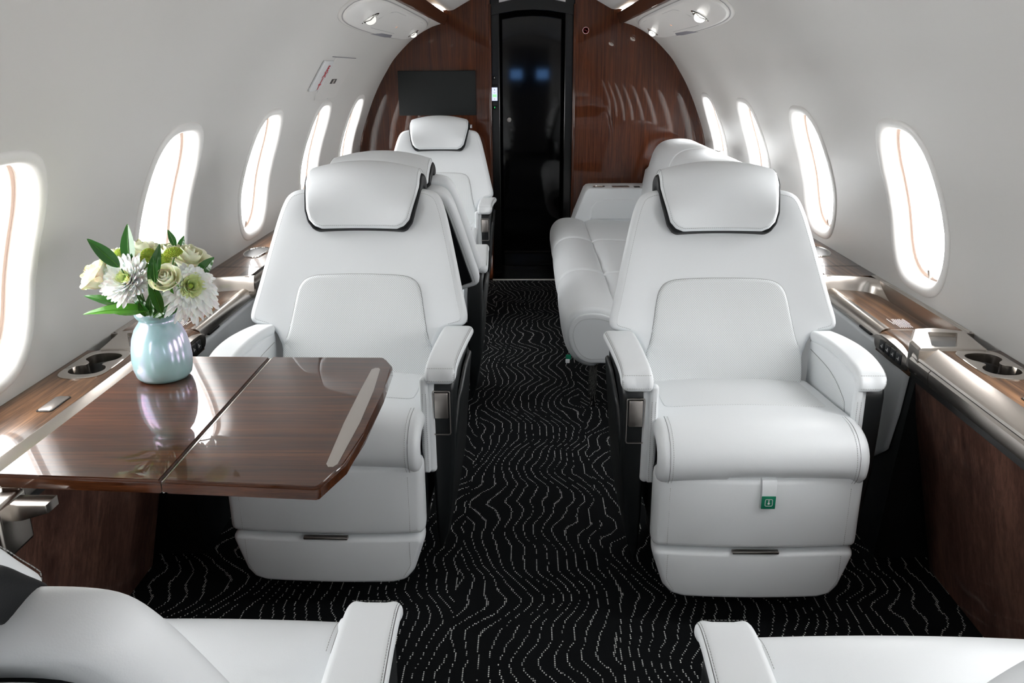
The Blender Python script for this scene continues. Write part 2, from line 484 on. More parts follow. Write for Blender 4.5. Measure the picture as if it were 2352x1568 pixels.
# floor
fl = struct(MB().add([(-1.115, -2.6, 0), (1.115, -2.6, 0), (1.115, 5.205, 0), (-1.115, 5.205, 0)], [(0, 1, 2, 3)]).build('floor', M['carpet'], smooth=False))
struct(MB().box((-.30, 5.205, -.02), (.30, 5.75, 0.0)).build('trim_1', M['darkframe'], smooth=False))
tr = struct(MB().tube([(-.252, 5.203, .002), (0, 5.203, .002), (.252, 5.203, .002)], .0075, 16).build('trim_2', M['strip'], smooth=False))

# sidewalls with window holes
sB, sT = s_of_z(.50), s_of_z(1.28)
sC = (s_of_z(.695) + s_of_z(1.155)) / 2 ; HB = (s_of_z(1.155) - s_of_z(.695)) / 2; HA = .176
def sup(a, b, ex, th):
    c, s = math.cos(th), math.sin(th)
    return (a * math.copysign(abs(c) ** (2 / ex), c), b * math.copysign(abs(s) ** (2 / ex), s))
WN = [n for n in range(-4, 4)]
def hole(nang=72, sc=1.0, add=0.0):
    return [sup(HA * sc + add, HB * sc + add, 3.0, 2 * PI * i / nang) for i in range(nang)]
def build_wall(side, name):
    mb = MB()
    for n in WN:
        c = WC + PITCH * n
        y0, y1 = c - PITCH / 2, c + PITCH / 2
        corners = [math.atan2(s_ - sC, y_ - c) for y_ in (y0, y1) for s_ in (sB, sT)]
        hs = [(math.atan2(q[1], q[0]), q) for q in hole(96)]
        # angles of hole points plus rectangle corners
        angs = sorted([a for a, _ in hs] + corners)
        def hole_at(a):
            # direction ray meets the superellipse
            cx, sx = math.cos(a), math.sin(a)
            t = 1.0 / ((abs(cx) / HA) ** 3.0 + (abs(sx) / HB) ** 3.0) ** (1 / 3.0)
            return (cx * t, sx * t)
        def rect_at(a):
            cx, sx = math.cos(a), math.sin(a); t = 1e9
            if cx > 1e-9: t = min(t, (y1 - c) / cx)
            if cx < -1e-9: t = min(t, (y0 - c) / cx)
            if sx > 1e-9: t = min(t, (sT - sC) / sx)
            if sx < -1e-9: t = min(t, (sB - sC) / sx)
            return (cx * t, sx * t)
        rows = []
        for k in range(9):
            t = (k / 8) ** 1.3; row = []
            for a in angs:
                h, q = hole_at(a), rect_at(a)
                row.append(wallpt(side, c + h[0] + (q[0] - h[0]) * t, sC + h[1] + (q[1] - h[1]) * t))
            rows.append(row)
        mb.grid(rows, True)
    # upper strip up to the rail, end strips, lower strip
    ss = [sT + (WP.L - .075 - sT) * i / 24 for i in range(25)]
    mb.grid([[wallpt(side, y, s) for s in ss] for y in (Y0, BY + .01)])
    allS = [sB + (sT - sB) * i / 24 for i in range(25)]
    mb.grid([[wallpt(side, y, s) for s in allS] for y in (WC + PITCH * 3.5, BY + .01)])
    mb.grid([[wallpt(side, y, s) for s in allS + ss[1:]] for y in (-2.6, Y0)])
    mb.grid([[wallpt(side, y, s) for s in (0, sB * .5, sB)] for y in (-2.6, BY + .01)])
    mb.add([(side * 1.112, -2.6, .30), (side * 1.112, BY, .30), (side * 1.115, BY, 0), (side * 1.115, -2.6, 0)], [(0, 1, 2, 3)])
    return struct(mb.build(name, M['wall'], ang=None))
build_wall(-1, 'wall_left'); build_wall(1, 'wall_right')
# seams in the liner between the panels are only faint: thin grooves as trims are left out

# windows
def ringrow(side, c, sc, off, n=72, add=0.0):
    return [wallpt(side, c + q[0], sC + q[1], off) for q in hole(n, sc, add)]
def build_window(side, n, idx):
    c = WC + PITCH * n
    root = struct(bpy.data.objects.new('window_%d' % idx, None)); COL.objects.link(root)
    mb = MB()
    prof = [(1.0, .012, -.004), (1.0, .0115, .001), (1.0, .008, .0045), (1.0, .001, .0065), (1.0, -.008, .006), (1.0, -.015, .002), (1.0, -.021, -.006),
            (1.0, -.0235, -.014), (1.0, -.025, -.024), (1.0, -.026, -.034)]
    mb.grid([ringrow(side, c, a, off, add=ad) for a, ad, off in prof], True)
    mb.build('bezel', M['bezel'], root, ang=None)
    mb = MB()
    mb.grid([ringrow(side, c, 1, off, add=ad) for ad, off in ((-.027, -.033), (-.018, -.034), (-.018, -.046), (-.026, -.047), (-.024, -.062), (-.020, -.063))], True)
    mb.build('shade_track', M['shade'], root, ang=30)
    mb = MB(); mb.grid([ringrow(side, c, 1, off, add=ad) for ad, off in ((-.027, -.046), (-.030, -.046), (-.030, -.049), (-.027, -.049))], True)
    mb.build('shade_edge', M['bezel'], root, ang=30)
    # two panes of slightly domed glass
    rows = [[wallpt(side, c + q[0] * k, sC + q[1] * k, -.058) for q in hole(72, 1, -.022)] for k in (1, .66, .33, .02)]
    MB().grid(rows, True, False, True).build('glass_pane', M['glass'], root, ang=None)
    # little metal shade latch on the sill
    lb = MB()
    p0 = Vector(wallpt(side, c - .012, sC - HB + .030, -.030)); p1 = Vector(wallpt(side, c - .012, sC - HB + .056, -.026))
    lb.tube([p0, p1], .0045, 10)
    p2 = Vector(wallpt(side, c - .045, sC - HB + .029, -.040)); p3 = Vector(wallpt(side, c + .030, sC - HB + .034, -.040))
    lb.tube([p2, p3], .0022, 8)
    lb.build('shade_latch', M['metalz'], root)
    # daylight sampling portal just outside the pane
    ld = bpy.data.lights.new('window_portal', 'AREA'); ld.shape = 'RECTANGLE'; ld.size = 2 * HA; ld.size_y = 2 * HB; ld.energy = 1
    ld.cycles.is_portal = True
    lo = bpy.data.objects.new('window_portal', ld); COL.objects.link(lo)
    o = Vector(wallpt(side, c, sC, -.075)); t = WP.tan(sC)
    zax = -(Vector(wallpt(side, c, sC, 1)) - Vector(wallpt(side, c, sC, 0))).normalized()
    xax = Vector((0, 1, 0)); yax = zax.cross(xax)
    mm = Matrix.Identity(4)
    for i in range(3): mm[i][0] = xax[i]; mm[i][1] = yax[i]; mm[i][2] = zax[i]; mm[i][3] = o[i]
    lo.matrix_world = mm
k = 1
for side in (-1, 1):
    for n in WN:
        build_window(side, n, k); k += 1

# centre ceiling with its cove
CEIL = [(.525, 1.640), (.50, 1.628), (.47, 1.630), (.443, 1.643), (.366, 1.684), (.27, 1.722), (.15, 1.755), (0, 1.77)]
cp = spline(CEIL, 6); cfull = cp + [(-x, z) for x, z in reversed(cp[:-1])]
cmb = MB().grid([[(x, y, z) for x, z in cfull] for y in (-2.6, 5.70)])
struct(cmb.build('ceiling', M['ceil'], ang=None))
# dark backing above the rail joins liner and ceiling so that no sky leaks in
for side, nm in ((-1, 'trim_3'), (1, 'trim_4')):
    mb = MB().grid([[(side * x, y, z) for x, z in ((.533, 1.566), (.60, 1.60), (.60, 1.66), (.52, 1.639))] for y in (-2.6, BY + .01)])
    struct(mb.build(nm, M['ceil'], smooth=False))
# glossy wooden rails along both sides of the ceiling
for side, nm in ((-1, 'trim_5'), (1, 'trim_6')):
    poly = [(.536, 1.551), (.532, 1.5525), (.514, 1.606), (.509, 1.609), (.503, 1.606), (.507, 1.58), (.518, 1.552)]
    poly = [(side * x, z) for x, z in poly]
    struct(MB().prism(poly, 'Y', -1.6, BY - .001).build(nm, M['rail'], ang=50))
    led = MB().box((side * .5165 - .004, -1.5, 1.602), (side * .5165 + .004, BY - .02, 1.606)).build('cove_light_strip', M['led'])
    tag(led, 'warm glowing light strip above the %s wooden ceiling rail' % ('left' if side < 0 else 'right'), 'light strip')

# far bulkhead: two veneered panels either side of the doorway
def arch_outline(side):
    pts = [(.252, 0.0), (1.112, 0.0), (1.112, .30)]
    s = 0
    while s < WP.L - .075:
        x, z = WP.at(s); pts.append((x + .004, z + .003)) if z > .3 else None; s += .02
    pts += [(.528, 1.559), (.514, 1.60), (.53, 1.63)]
    pts += [(x, z + .004) for x, z in cp[6:] if x > .253] + [(.252, 1.735)]
    return [(side * x, z) for x, z in pts]
for side, nm in ((-1, 'wall_far_left'), (1, 'wall_far_right')):
    mb = MB().prism(arch_outline(side), 'Y', BY, BY + .035, r=0)
    struct(mb.build(nm, M['bulk'], smooth=False))
    struct(MB().tube([(side * .254, BY + .006, z) for z in (0, .5, 1.0, 1.5, 1.66)], .009, 16).build('trim_%d' % (7 if side < 0 else 8), M['bulk'], ang=None))
# black doorway: frame, header, sliding door
DY = 5.63
mb = MB()
for side in (-1, 1):
    a, b = sorted((side * .252, side * .262)); mb.box((a, BY + .01, 0), (b, DY + .02, 1.76))
    a, b = sorted((side * .198, side * .26)); mb.box((a, BY + .055, 0), (b, BY + .085, 1.72), .004)
hd = [(.252, 1.652), (.20, 1.672), (.10, 1.69), (0, 1.697), (-.10, 1.69), (-.20, 1.672), (-.252, 1.652)]
mb.prism(hd + [(-.252, 1.60), (-.2, 1.612), (-.1, 1.628), (0, 1.633), (.1, 1.628), (.2, 1.612), (.252, 1.60)], 'Y', BY + .04, BY + .09)
df = struct(mb.build('door_frame', M['darkframe'], smooth=False)); df.name = 'trim_9'
struct(MB().box((-.30, DY + .05, -.02), (.30, DY + .08, 1.80)).build('wall_aft', M['ceil'], smooth=False))
door = struct(MB().box((-.25, DY, 0.002), (.25, DY + .03, 1.67), .003).build('door_1', M['door'], smooth=False))
kn = MB().lathe([(0.0, -.012), (.014, -.012), (.017, -.008), (.017, 0), (.015, .004)], (-.148, DY - .004, .98), 32, (0, 1, 0)).build('door_knob', M['metalz'], door)
M['tint'] = mat_glass('tinted windshield glass'); M['tint'].node_tree.nodes['Transparent BSDF'].inputs[0].default_value = (.28, .42, .62, 1)
# forward end of the cabin behind the camera
mb = MB()
for side in (-1, 1):
    a, b = sorted((side * .30, side * 1.12)); mb.box((a, -1.66, 0), (b, -1.60, 1.8))
mb.box((-.30, -1.66, 1.62), (.30, -1.60, 1.8))
struct(mb.build('wall_forward', M['ceil'], smooth=False))  # unseen wall, finished pale instead of dark wood to bounce light onto the seats
mb = MB()
mb.box((-1.12, -2.64, 0), (1.12, -2.60, 1.14)); mb.box((-1.12, -2.64, 1.28), (1.12, -2.60, 1.85)); mb.box((-1.12, -2.64, 1.02), (-.30, -2.60, 1.32)); mb.box((.30, -2.64, 1.02), (1.12, -2.60, 1.32)); mb.box((-.12, -2.64, 1.02), (.12, -2.60, 1.32))
struct(mb.build('wall_cockpit', M['ceil'], smooth=False))
struct(MB().box((-.31, -2.625, 1.13), (.31, -2.615, 1.33)).build('window_17', M['tint'], smooth=False))

# ================================================================== SIDE LEDGES
def mirror_poly(poly, side): return [(side * x, z) for x, z in poly]
class XMB(MB):
    """mesh builder that mirrors x for the left side on build"""
    def __init__(s, side): super().__init__(); s.side = side
    def build(s, name, mat, parent=None, smooth=True, ang=35):
        s.v = [(s.side * x, y, z) for x, y, z in s.v]
        return super().build(name, mat, parent, smooth, ang)
def bool_cut(o, cutters):
    """cut closed shapes out of a mesh object, leaving plain mesh data"""
    for cv, cf in cutters:
        me = bpy.data.meshes.new('cut'); me.from_pydata(cv, [], cf); bm = bmesh.new(); bm.from_mesh(me); bmesh.ops.recalc_face_normals(bm, faces=bm.faces); bm.to_mesh(me); bm.free()
        c = bpy.data.objects.new('cut', me); COL.objects.link(c)
        md = o.modifiers.new('b', 'BOOLEAN'); md.object = c; md.operation = 'DIFFERENCE'; md.solver = 'EXACT'
        bpy.context.view_layer.update()
        dg = bpy.context.evaluated_depsgraph_get()
        nm = bpy.data.meshes.new_from_object(o.evaluated_get(dg)); old = o.data
        o.modifiers.clear(); o.data = nm; bpy.data.objects.remove(c); bpy.data.meshes.remove(me); bpy.data.meshes.remove(old)
def cup_outline(cy, grow=0.0):
    """bow-tie opening for two cups, lying along Y around cy; returns (x, y)"""
    p = []
    a = .078; b = .040
    pts = [(-.030, -.074), (.012, -.080), (.040, -.060), (.040, -.026), (.018, -.014), (.018, .006), (.040, .022), (.040, .058), (.012, .074), (-.028, .068), (-.042, .044), (-.036, .018), (-.018, .004), (-.018, -.010), (-.036, -.022), (-.044, -.048)]
    q = chaikin(pts, 2)
    if grow: q = offset_ring(resample(q, 80), -grow)
    return q
def prism_data(poly, z0, z1, side=1):
    n = len(poly)
    v = [(side * x, y, z0) for x, y in poly] + [(side * x, y, z1) for x, y in poly]
    f = [tuple(range(n)), tuple(range(2 * n - 1, n - 1, -1))] + [(i, (i + 1) % n, n + (i + 1) % n, n + i) for i in range(n)]
    return v, f
def build_ledge(side):
    sn = 'left' if side < 0 else 'right'
    led = thing('side_ledge', 'wood topped %s side ledge with champagne metal edging under the %s cabin windows' % (sn, sn), 'ledge', (side * 1.0, 0, 0))
    led.location = (0, 0, 0)
    cups = [(1.0, .95), (1.0, 1.775)] if side < 0 else [(1.0, 1.775)]
    cups = [(1.020, 1.775), (1.020, .93)]
    # --- wooden top of the forward section (with the cup wells cut out)
    top = XMB(side).box((.944, -1.58, .635), (1.092, 1.872, .660), .0015).build('wood_top', M['ledge'], led, smooth=False)
    cuts = []
    for cx, cy in cups:
        o = [(cx + x, cy + y) for x, y in resample(cup_outline(0), 60)]
        cuts.append(prism_data(o, .60, .70, side))
    bool_cut(top, cuts)
    for cx, cy in cups:
        # metal plate around the wells
        hole_ = offset_ring([(cx + x, cy + y) for x, y in resample(cup_outline(0), 96)], .0014)
        pl = [(-.026, -.098), (.018, -.104), (.050, -.082), (.053, -.04), (.053, .045), (.050, .078), (.020, .100), (-.022, .098), (-.050, .074), (-.053, .03), (-.053, -.04), (-.050, -.08)]
        out = [(cx + x, cy + y) for x, y in chaikin(pl, 2)]
        # match by angle
        def ang_sort(pts):
            c0 = (cx, cy)
            return pts
        oo = []
        for (x, y) in hole_:
            a = math.atan2(y - cy, x - cx); best = min(out_r, key=lambda p: abs((math.atan2(p[1] - cy, p[0] - cx) - a + PI) % (2 * PI) - PI)) if False else None
            oo.append(a)
        outr = resample(out, 400)
        pairs = []
        for (x, y) in hole_:
            a = math.atan2(y - cy, x - cx)
            pairs.append(min(outr, key=lambda p: abs((math.atan2(p[1] - cy, p[0] - cx) - a + PI) % (2 * PI) - PI)))
        m_ = XMB(side)
        m_.grid([[(x, y, .6595) for x, y in pairs], [(x, y, .6622) for x, y in pairs], [(p[0] * .93 + h[0] * .07, p[1] * .93 + h[1] * .07, .6632) for p, h in zip(pairs, hole_)],
                 [(p[0] * .06 + h[0] * .94, p[1] * .06 + h[1] * .94, .6632) for p, h in zip(pairs, hole_)], [(x, y, .6622) for x, y in hole_], [(x, y, .640) for x, y in hole_]], True)
        cph = m_.build('cup_holder', M['metal'], led, ang=30)
        m_ = XMB(side)
        m_.grid([[(x, y, .6405) for x, y in hole_], [(cx + (x - cx) * .95, cy + (y - cy) * .95, .636) for x, y in hole_], [(cx + (x - cx) * .93, cy + (y - cy) * .93, .585) for x, y in hole_]], True, False, True)
        m_.build('cup_well', M['well'], cph, ang=None)
    # small flush outlet flap
    fp = rrect(.972, 1.497, 1.000, 1.572, .006)
    XMB(side).prism(rrect(.970, 1.494, 1.003, 1.575, .007), 'Z', .6600, .6612).build('flap_rim', M['well'], led)
    XMB(side).prism(fp, 'Z', .6602, .6625, .0008).build('outlet_flap', M['metalz'], led)
    # --- champagne edging of the forward section
    pr = [(.9465, .6405), (.9465, .6625), (.9435, .6635), (.906, .6478), (.8995, .643), (.8985, .637)]
    pr2 = [(.9005, .6335), (.896, .628), (.896, .612), (.901, .595), (.912, .583), (.925, .578), (.9465, .578), (.9465, .634)]
    XMB(side).prism(pr + [(.9, .6355)], 'Y', -1.58, 1.90).build('upper_edging', M['metal'], led, ang=25)
    XMB(side).prism(pr2, 'Y', -1.58, 1.802).build('lower_edging', M['metal'], led, ang=25)
    XMB(side).prism(pr2, 'Y', 1.805, 1.905).build('edging_end', M['metal'], led, ang=25)
    XMB(side).prism([(.902, .58), (.9465, .58), (.9465, .64), (.902, .64)], 'Y', -1.58, 1.90).build('shadow_gap', M['well'], led)
    # --- lower veneered side panel
    XMB(side).prism([(.930, .580), (.948, .580), (1.078, .004), (1.062, .004)], 'Y', -1.58, 1.955).build('side_panel', M['dado'], led, smooth=False)
    # --- monitor pod
    o = [(.898, 1.872), (1.052, 1.868), (1.088, 2.035), (.985, 2.045), (.935, 1.965)]
    pod = XMB(side)
    base = [(.898, 1.866), (1.060, 1.866), (1.078, 2.010), (1.010, 2.040), (.955, 2.030), (.905, 1.935)]
    topo = offset_ring(resample(base, 60), .006)
    b60 = resample(base, 60)
    pod.grid([[(x, y, .600) for x, y in b60], [(x, y, .660) for x, y in b60], [(x, y, .6655) for x, y in topo]], True, True, True)
    podo = pod.build('monitor_pod', M['metal'], led, ang=25)
    scr = [(.930, 1.885), (.990, 1.885), (1.050, 1.995), (.990, 1.998)]
    scr = [(.935, 1.882), (.994, 1.884), (1.048, 1.992), (.978, 2.000)]
    bool_cut(podo, [prism_data(roundpoly(scr, .005), .652, .70, side)])
    XMB(side).prism(offset_ring(roundpoly(scr, .005), .001), 'Z', .6525, .6545).build('touch_screen', M['glassblk'], podo)
    # --- lowered tray beside the seat
    tray = [(.948, 2.03), (1.010, 2.045), (1.072, 2.015), (1.078, 2.42), (1.066, 2.535), (1.030, 2.575), (.948, 2.60)]
    XMB(side).prism(tray, 'Z', .606, .622).build('tray_wood', M['ledge'], led, smooth=False)
    # sloping metal wall round the tray
    wl = [(1.074, 2.000), (1.076, 2.10), (1.078, 2.20), (1.079, 2.32), (1.078, 2.42), (1.072, 2.50), (1.056, 2.548), (1.030, 2.572), (.99, 2.585), (.945, 2.592), (.915, 2.594)]
    wls = spline(wl, 6)
    rows = []
    for (dx, dz) in ((-.008, .618), (-.004, .640), (.004, .662), (.008, .6655), (.013, .6655), (.013, .60)):
        row = []
        for i, (x, y) in enumerate(wls):
            a = wls[max(i - 1, 0)]; b = wls[min(i + 1, len(wls) - 1)]; tx, ty = b[0] - a[0], b[1] - a[1]; l = math.hypot(tx, ty)
            row.append((x + ty / l * dx, y - tx / l * dx, dz))
        rows.append(row)
    XMB(side).grid(rows).build('tray_rim', M['metal'], led, ang=30)
    XMB(side).prism([(1.070, 1.99), (1.092, 1.99), (1.094, 2.60), (1.07, 2.60)], 'Z', .60, .6648).build('rim_backing', M['metal'], led, smooth=False)
    # rolled metal edge on the seat side
    pr = [(.958, .600), (.958, .6235), (.952, .6265), (.942, .626), (.932, .620), (.926, .610), (.924, .600), (.928, .590), (.938, .586), (.952, .587)]
    XMB(side).prism(pr, 'Y', 2.155, 2.60).build('tray_edging', M['metal'], led, ang=30)
    XMB(side).box((.9215, 2.20, .5925), (.9275, 2.28, .5985)).build('latch_slot', M['well'], led, smooth=False)
    # waterfall veneer and control panel in front of the tray
    wf = [(.952, .606), (.952, .6225), (.944, .6225), (.930, .617), (.922, .603), (.920, .568), (.940, .568), (.94, .60)]
    XMB(side).prism(wf, 'Y', 1.942, 2.15).build('waterfall_veneer', M['ledge'], led, ang=40)
    cpn = XMB(side).prism(chaikin([(1.950, .570), (2.14, .570), (2.162, .590), (2.152, .622), (1.965, .618), (1.950, .60)], 2), 'X', .916, .940, .002).build('control_panel', M['metal'], led, ang=30)
    for i in range(4):
        y = 1.985 + i * .034
        XMB(side).box((.9135, y, .582), (.918, y + .031, .608), .0015).build('button', M['button'], cpn)
        XMB(side).box((.9128, y + .010, .590), (.9136, y + .013, .600)).build('button_mark', M['greytxt'], cpn, smooth=False)
        XMB(side).box((.9128, y + .014, .592), (.9136, y + .021, .5945)).build('button_mark', M['greytxt'], cpn, smooth=False)
    # printed notice on the tray
    nt = XMB(side); random.seed(3)
    for r_ in range(9):
        x = .985 + r_ * .0055; y = 2.175 + (0 if 0 < r_ < 8 else .03); ye = y + (.075 if 1 < r_ < 8 else .05)
        while y < ye:
            l = random.uniform(.004, .010); nt.add([(x, y, .6226), (x + .0022, y, .6226), (x + .0022, y + l, .6226), (x, y + l, .6226)], [(0, 1, 2, 3)]); y += l + .0016
    nt.build('printed_notice', M['greytxt'], led, smooth=False)
    # tray lid joint
    XMB(side).box((.948, 2.152, .6221), (1.068, 2.1545, .6228)).build('tray_joint', M['metalz'], led, smooth=False)
    # --- white leather lower panel beside the seat, on a black structure
    pn = [(1.955, .575), (2.70, .575), (2.70, .20), (2.10, .26), (1.995, .36), (1.965, .45)]
    pts = chaikin(pn, 2)
    def mp(u, v, h): return (side * (.932 - h), u, v)
    puff('leather_panel', [(1.960, .588), (2.90, .588), (2.90, .22), (2.10, .27), (2.02, .33), (1.985, .45)], mp, M['leather'], led, tf=.010, tb=.004, r=.010, n=160)
    XMB(side).prism([(1.935, .570), (5.22, .570), (5.22, 0), (2.02, 0), (1.98, .30)], 'X', .936, 1.10).build('black_structure', M['shell'], led, smooth=False)
    # --- aft section of the ledge
    aft = XMB(side).box((.930, 2.597, .600), (1.094, 5.245, .6640), .0015).build('aft_wood_top', M['ledge'], led, smooth=False)
    XMB(side).box((.93, 2.735, .6638), (1.092, 2.738, .6646)).build('ledge_joint', M['well'], led, smooth=False)
    XMB(side).prism([(.931, .655), (.921, .650), (.914, .64), (.912, .60), (.931, .59)], 'Y', 2.600, 5.24).build('aft_edging', M['metal'], led, ang=30)
    dr = [(.985, 2.885), (1.03, 2.875), (1.066, 2.93), (1.068, 3.05), (.985, 3.06)]
    d60 = resample(chaikin(dr, 2), 48)
    mm_ = XMB(side)
    mm_.grid([[(x, y, .6642) for x, y in d60], [(x, y, .668) for x, y in offset_ring(d60, .001)], [(x, y, .668) for x, y in offset_ring(d60, .005)], [(x, y, .6642) for x, y in offset_ring(d60, .006)]], True)
    mm_.build('aft_cup_rim', M['chrome'], led, ang=30)
    XMB(side).prism(offset_ring(d60, .004), 'Z', .6642, .6648).build('aft_cup_floor', M['well'], led)
    return led
ledge_l = build_ledge(-1); ledge_r = build_ledge(1)

# ================================================================== SEATS
def make_seat(m, label, group, loc, rotz, extra=None, BK=.44, dark_rear=False, lift=0.0, rs=.90, arm_dz=0.0):
    """m = -1: aisle (handle) arm at local -x; m = +1: at local +x.  Local front is -y."""
    t = thing('cabin_seat', label, 'seat', loc, rotz, group)
    ZB = .46; YB = .435
    nl = math.hypot(1, BK); ny, nz = -1 / nl, BK / nl         # outward (towards the sitter) normal of the back plane
    def bmap(u, v, h):
        h2 = h + .35 * u * u * (1 if v > .55 else .6)
        return (u, YB + (v - ZB) * BK + ny * h2, v + nz * h2 * .6)
    # pedestal
    MB().box((-.19, .10, .0), (.19, .46, .34), .03, 3).box((-.235, .06, .20), (.235, .50, .40), .02, 3).build('pedestal', M['shell'], t)
    # seat cushion: profile path from lower front lip over the nose to the back
    SP = Path(spline([(.030, .402), (.004, .402), (-.007, .418), (-.007, .454), (.020, .480), (.075, .487), (.20, .474), (.33, .462), (.43, .452)], 8))
    def smap(u, v, h):
        p = SP.at(v); a = SP.tan(v)
        ny_, nz_ = -a[1], a[0]
        sag = .010 * max(0, (1 - (u / .235) ** 2)) * min(1, v / .15)
        return (u, p[0] + ny_ * h, p[1] + nz_ * h + sag)
    cu = puff('seat_cushion', rrect(-.241, 0, .241, SP.L, (.014, .014, .02, .02)), smap, M['leather'], t, tf=.022, tb=.03, r=.018, n=180, nin=9)
    for sx in (-1, 1):
        ln = [smap(sx * .207, v, .0228) for v in [i * .01 for i in range(0, int(SP.L / .01))]]
        stitch('stitching', ln[1:20], cu); ln = [smap(sx * .214, v, .0222) for v in [i * .01 for i in range(1, 20)]]
        stitch('seam', ln, cu, solid=True, r=.0008)
    puff('perforated_seat_panel', rrect(-.200, .26, .200, SP.L - .02, .02), smap, M['perf'], cu, tf=.0012, tb=.0, r=.004, n=120, h0=.0222, back=False)
    # leg rest, two cushions with a metal pull between
    def lmap_(tap):
        def f(u, v, h): return (u * (1 - tap * max(0, .205 - v) * 2), .002 - h + 1.0 * u * u * .25, v)
        return f
    up = puff('leg_rest', rrect(-.243, .213, .243, .405, (.016, .016, .018, .018)), lmap_(0), M['leather'], t, tf=.026, tb=.06, r=.018, crown=.004)
    lo = puff('foot_rest', [(-.226, .209), (.226, .209)] + [(.236, .204), (.240, .194)] + [(.226, .150), (.212, .108), (.192, .085), (.162, .077), (-.162, .077), (-.192, .085), (-.212, .108), (-.226, .150), (-.240, .194), (-.236, .204)], lmap_(0), M['leather'], t, tf=.026, tb=.06, r=.013, crown=.003)
    for sx in (-1, 1):
        stitch('stitching', [lmap_(0)(sx * .208, v, .0272) for v in [.225 + i * .008 for i in range(20)]], up)
        stitch('stitching', [lmap_(0)(sx * (.205 - max(0, (.13 - v)) * .6), v, .0272) for v in [.10 + i * .008 for i in range(13)]], lo)
    MB().box((-.055, -.026, .2055), (.055, -.012, .2125), .002).build('foot_rest_pull', M['metalz'], t)
    # backrest
    half = [(0, .972), (.150, .968), (.195, .962), (.222, .948), (.238, .915), (.252, .868), (.275, .777), (.298, .68), (.309, .640), (.3125, .620), (.309, .606), (.298, .598), (.275, .593), (.252, .586), (.234, .570), (.223, .540), (.215, .49), (.210, .455), (.196, .445), (0, .445)]
    ol = chaikin(sym(half), 2)
    bk = puff('backrest', ol, bmap, M['leather'], t, tf=.032, tb=.030, r=.019, crown=.0, n=240)
    hr = offset_ring(resample(ol, 240), .014)
    sel = [p for p in hr if p[1] > .60 and (p[1] < .94 or abs(p[0]) > .17)]
    for sx in (-1, 1):
        q = sorted([p for p in sel if p[0] * sx > .16], key=lambda p: -p[1])
        stitch('stitching', [bmap(p[0] * .985, p[1] - .001, .0316) for p in q], bk)
        stitch('seam', [bmap(p[0], p[1], .0290) for p in q], bk, solid=True, r=.0007)
    ins = [(0, .734), (.120, .731), (.155, .722), (.172, .704), (.180, .68), (.190, .62), (.200, .57), (.214, .54), (.214, .49), (.208, .455), (.196, .447), (0, .447)]
    isym = chaikin(sym(ins), 1)
    il = puff('perforated_back_panel', isym, bmap, M['perf'], bk, tf=.012, tb=.0, r=.010, crown=.006, n=200, h0=.030, back=False)
    rr = [p for p in resample(isym, 200) if p[1] > .56]
    top_ = sorted(rr, key=lambda p: math.atan2(p[1] - .6, p[0]))
    stitch('seam', [bmap(p[0], p[1], .0325) for p in top_], il, solid=True, r=.0009)
    # black side gusset and white rear panel
    gk = 0 if rs < .95 else .035
    gus = [(x * (.955 - gk), .46 + (y - .46) * (.975 - gk)) for x, y in ol]
    puff('back_gusset', gus, bmap, M['black'], t, tf=.042, tb=.050, r=.008, h0=-.068, n=160)
    rear = [(x * rs, .46 + (y - .46) * (.99 if rs > .95 else .96)) for x, y in ol]
    def rmap(u, v, h): return bmap(u, v, -h)
    rp = puff('rear_panel', rear, rmap, M['leather'], t, tf=.022, tb=.012 if rs < .95 else .075, r=.018, h0=.118, n=160, crown=.004)
    hr2 = offset_ring(resample(rear, 240), .022)
    for sx in (-1, 1):
        q = sorted([p for p in hr2 if p[0] * sx > .15 and p[1] > .60], key=lambda p: -p[1])
        stitch('stitching', [rmap(p[0], p[1], .1402) for p in q], rp, r=.0009)
        stitch('seam', [rmap(p[0] * 1.02, p[1] * 1.001, .1395) for p in q], rp, solid=True, r=.0008)
    if dark_rear:
        dk = offset_ring(resample(rear, 200), .024)
        puff('rear_dark_panel', dk, rmap, M['black'], rp, tf=.006, tb=.0, r=.005, h0=.139, n=160, back=False)
    puff('rear_spine', sym([(0, .985), (.156, .98), (.150, .94), (.110, .905), (.09, .90), (0, .90)]), rmap, M['black'], t, tf=.012, tb=.02, r=.008, h0=.140, n=100)
    # headrest wrapped over the top of the back
    HP = Path(spline([(.566, .862), (.578, .89), (.596, .945), (.608, .990), (.624, 1.014), (.655, 1.024), (.705, 1.016), (.742, .996), (.757, .962)], 8))
    def hmap(u, v, h):
        p = HP.at(v); a = HP.tan(v); k_ = min(1, max(0, (v - .06) / .08))
        drop = .85 * u * u * k_
        return (u, lift * BK + p[0] - a[1] * h + .5 * u * u * k_ * (1 if v < .2 else 0) - (0.9 * u * u * (1 - k_)), lift + p[1] + a[0] * h - drop)
    HL = HP.L
    hh = [(0, HL), (.150, HL), (.163, HL - .012), (.166, HL - .05), (.168, .150), (.163, .115), (.154, .060), (.146, .030), (.130, .010), (.108, .0), (0, 0)]
    hd_ = puff('headrest', sym(hh), hmap, M['leather'], t, tf=.022, tb=.006, r=.014, n=180, nin=10, crown=.002)
    hb = [(x + .0048 if abs(x) > .01 else x, y - (.0055 if y < .02 else .004 if y < .08 else 0)) for x, y in hh]
    puff('headrest_trim', sym(hb), hmap, M['black'], t, tf=.012, tb=.026, r=.005, h0=-.002, n=180, nin=8)
    hs_ = offset_ring(resample(sym(hh), 200), .007)
    q = [p for p in hs_ if p[1] < HL - .02]
    q = sorted(q, key=lambda p: math.atan2(p[0], .17 - p[1]))
    stitch('stitching', [hmap(p[0], p[1], .0215) for p in q], hd_, r=.0008)
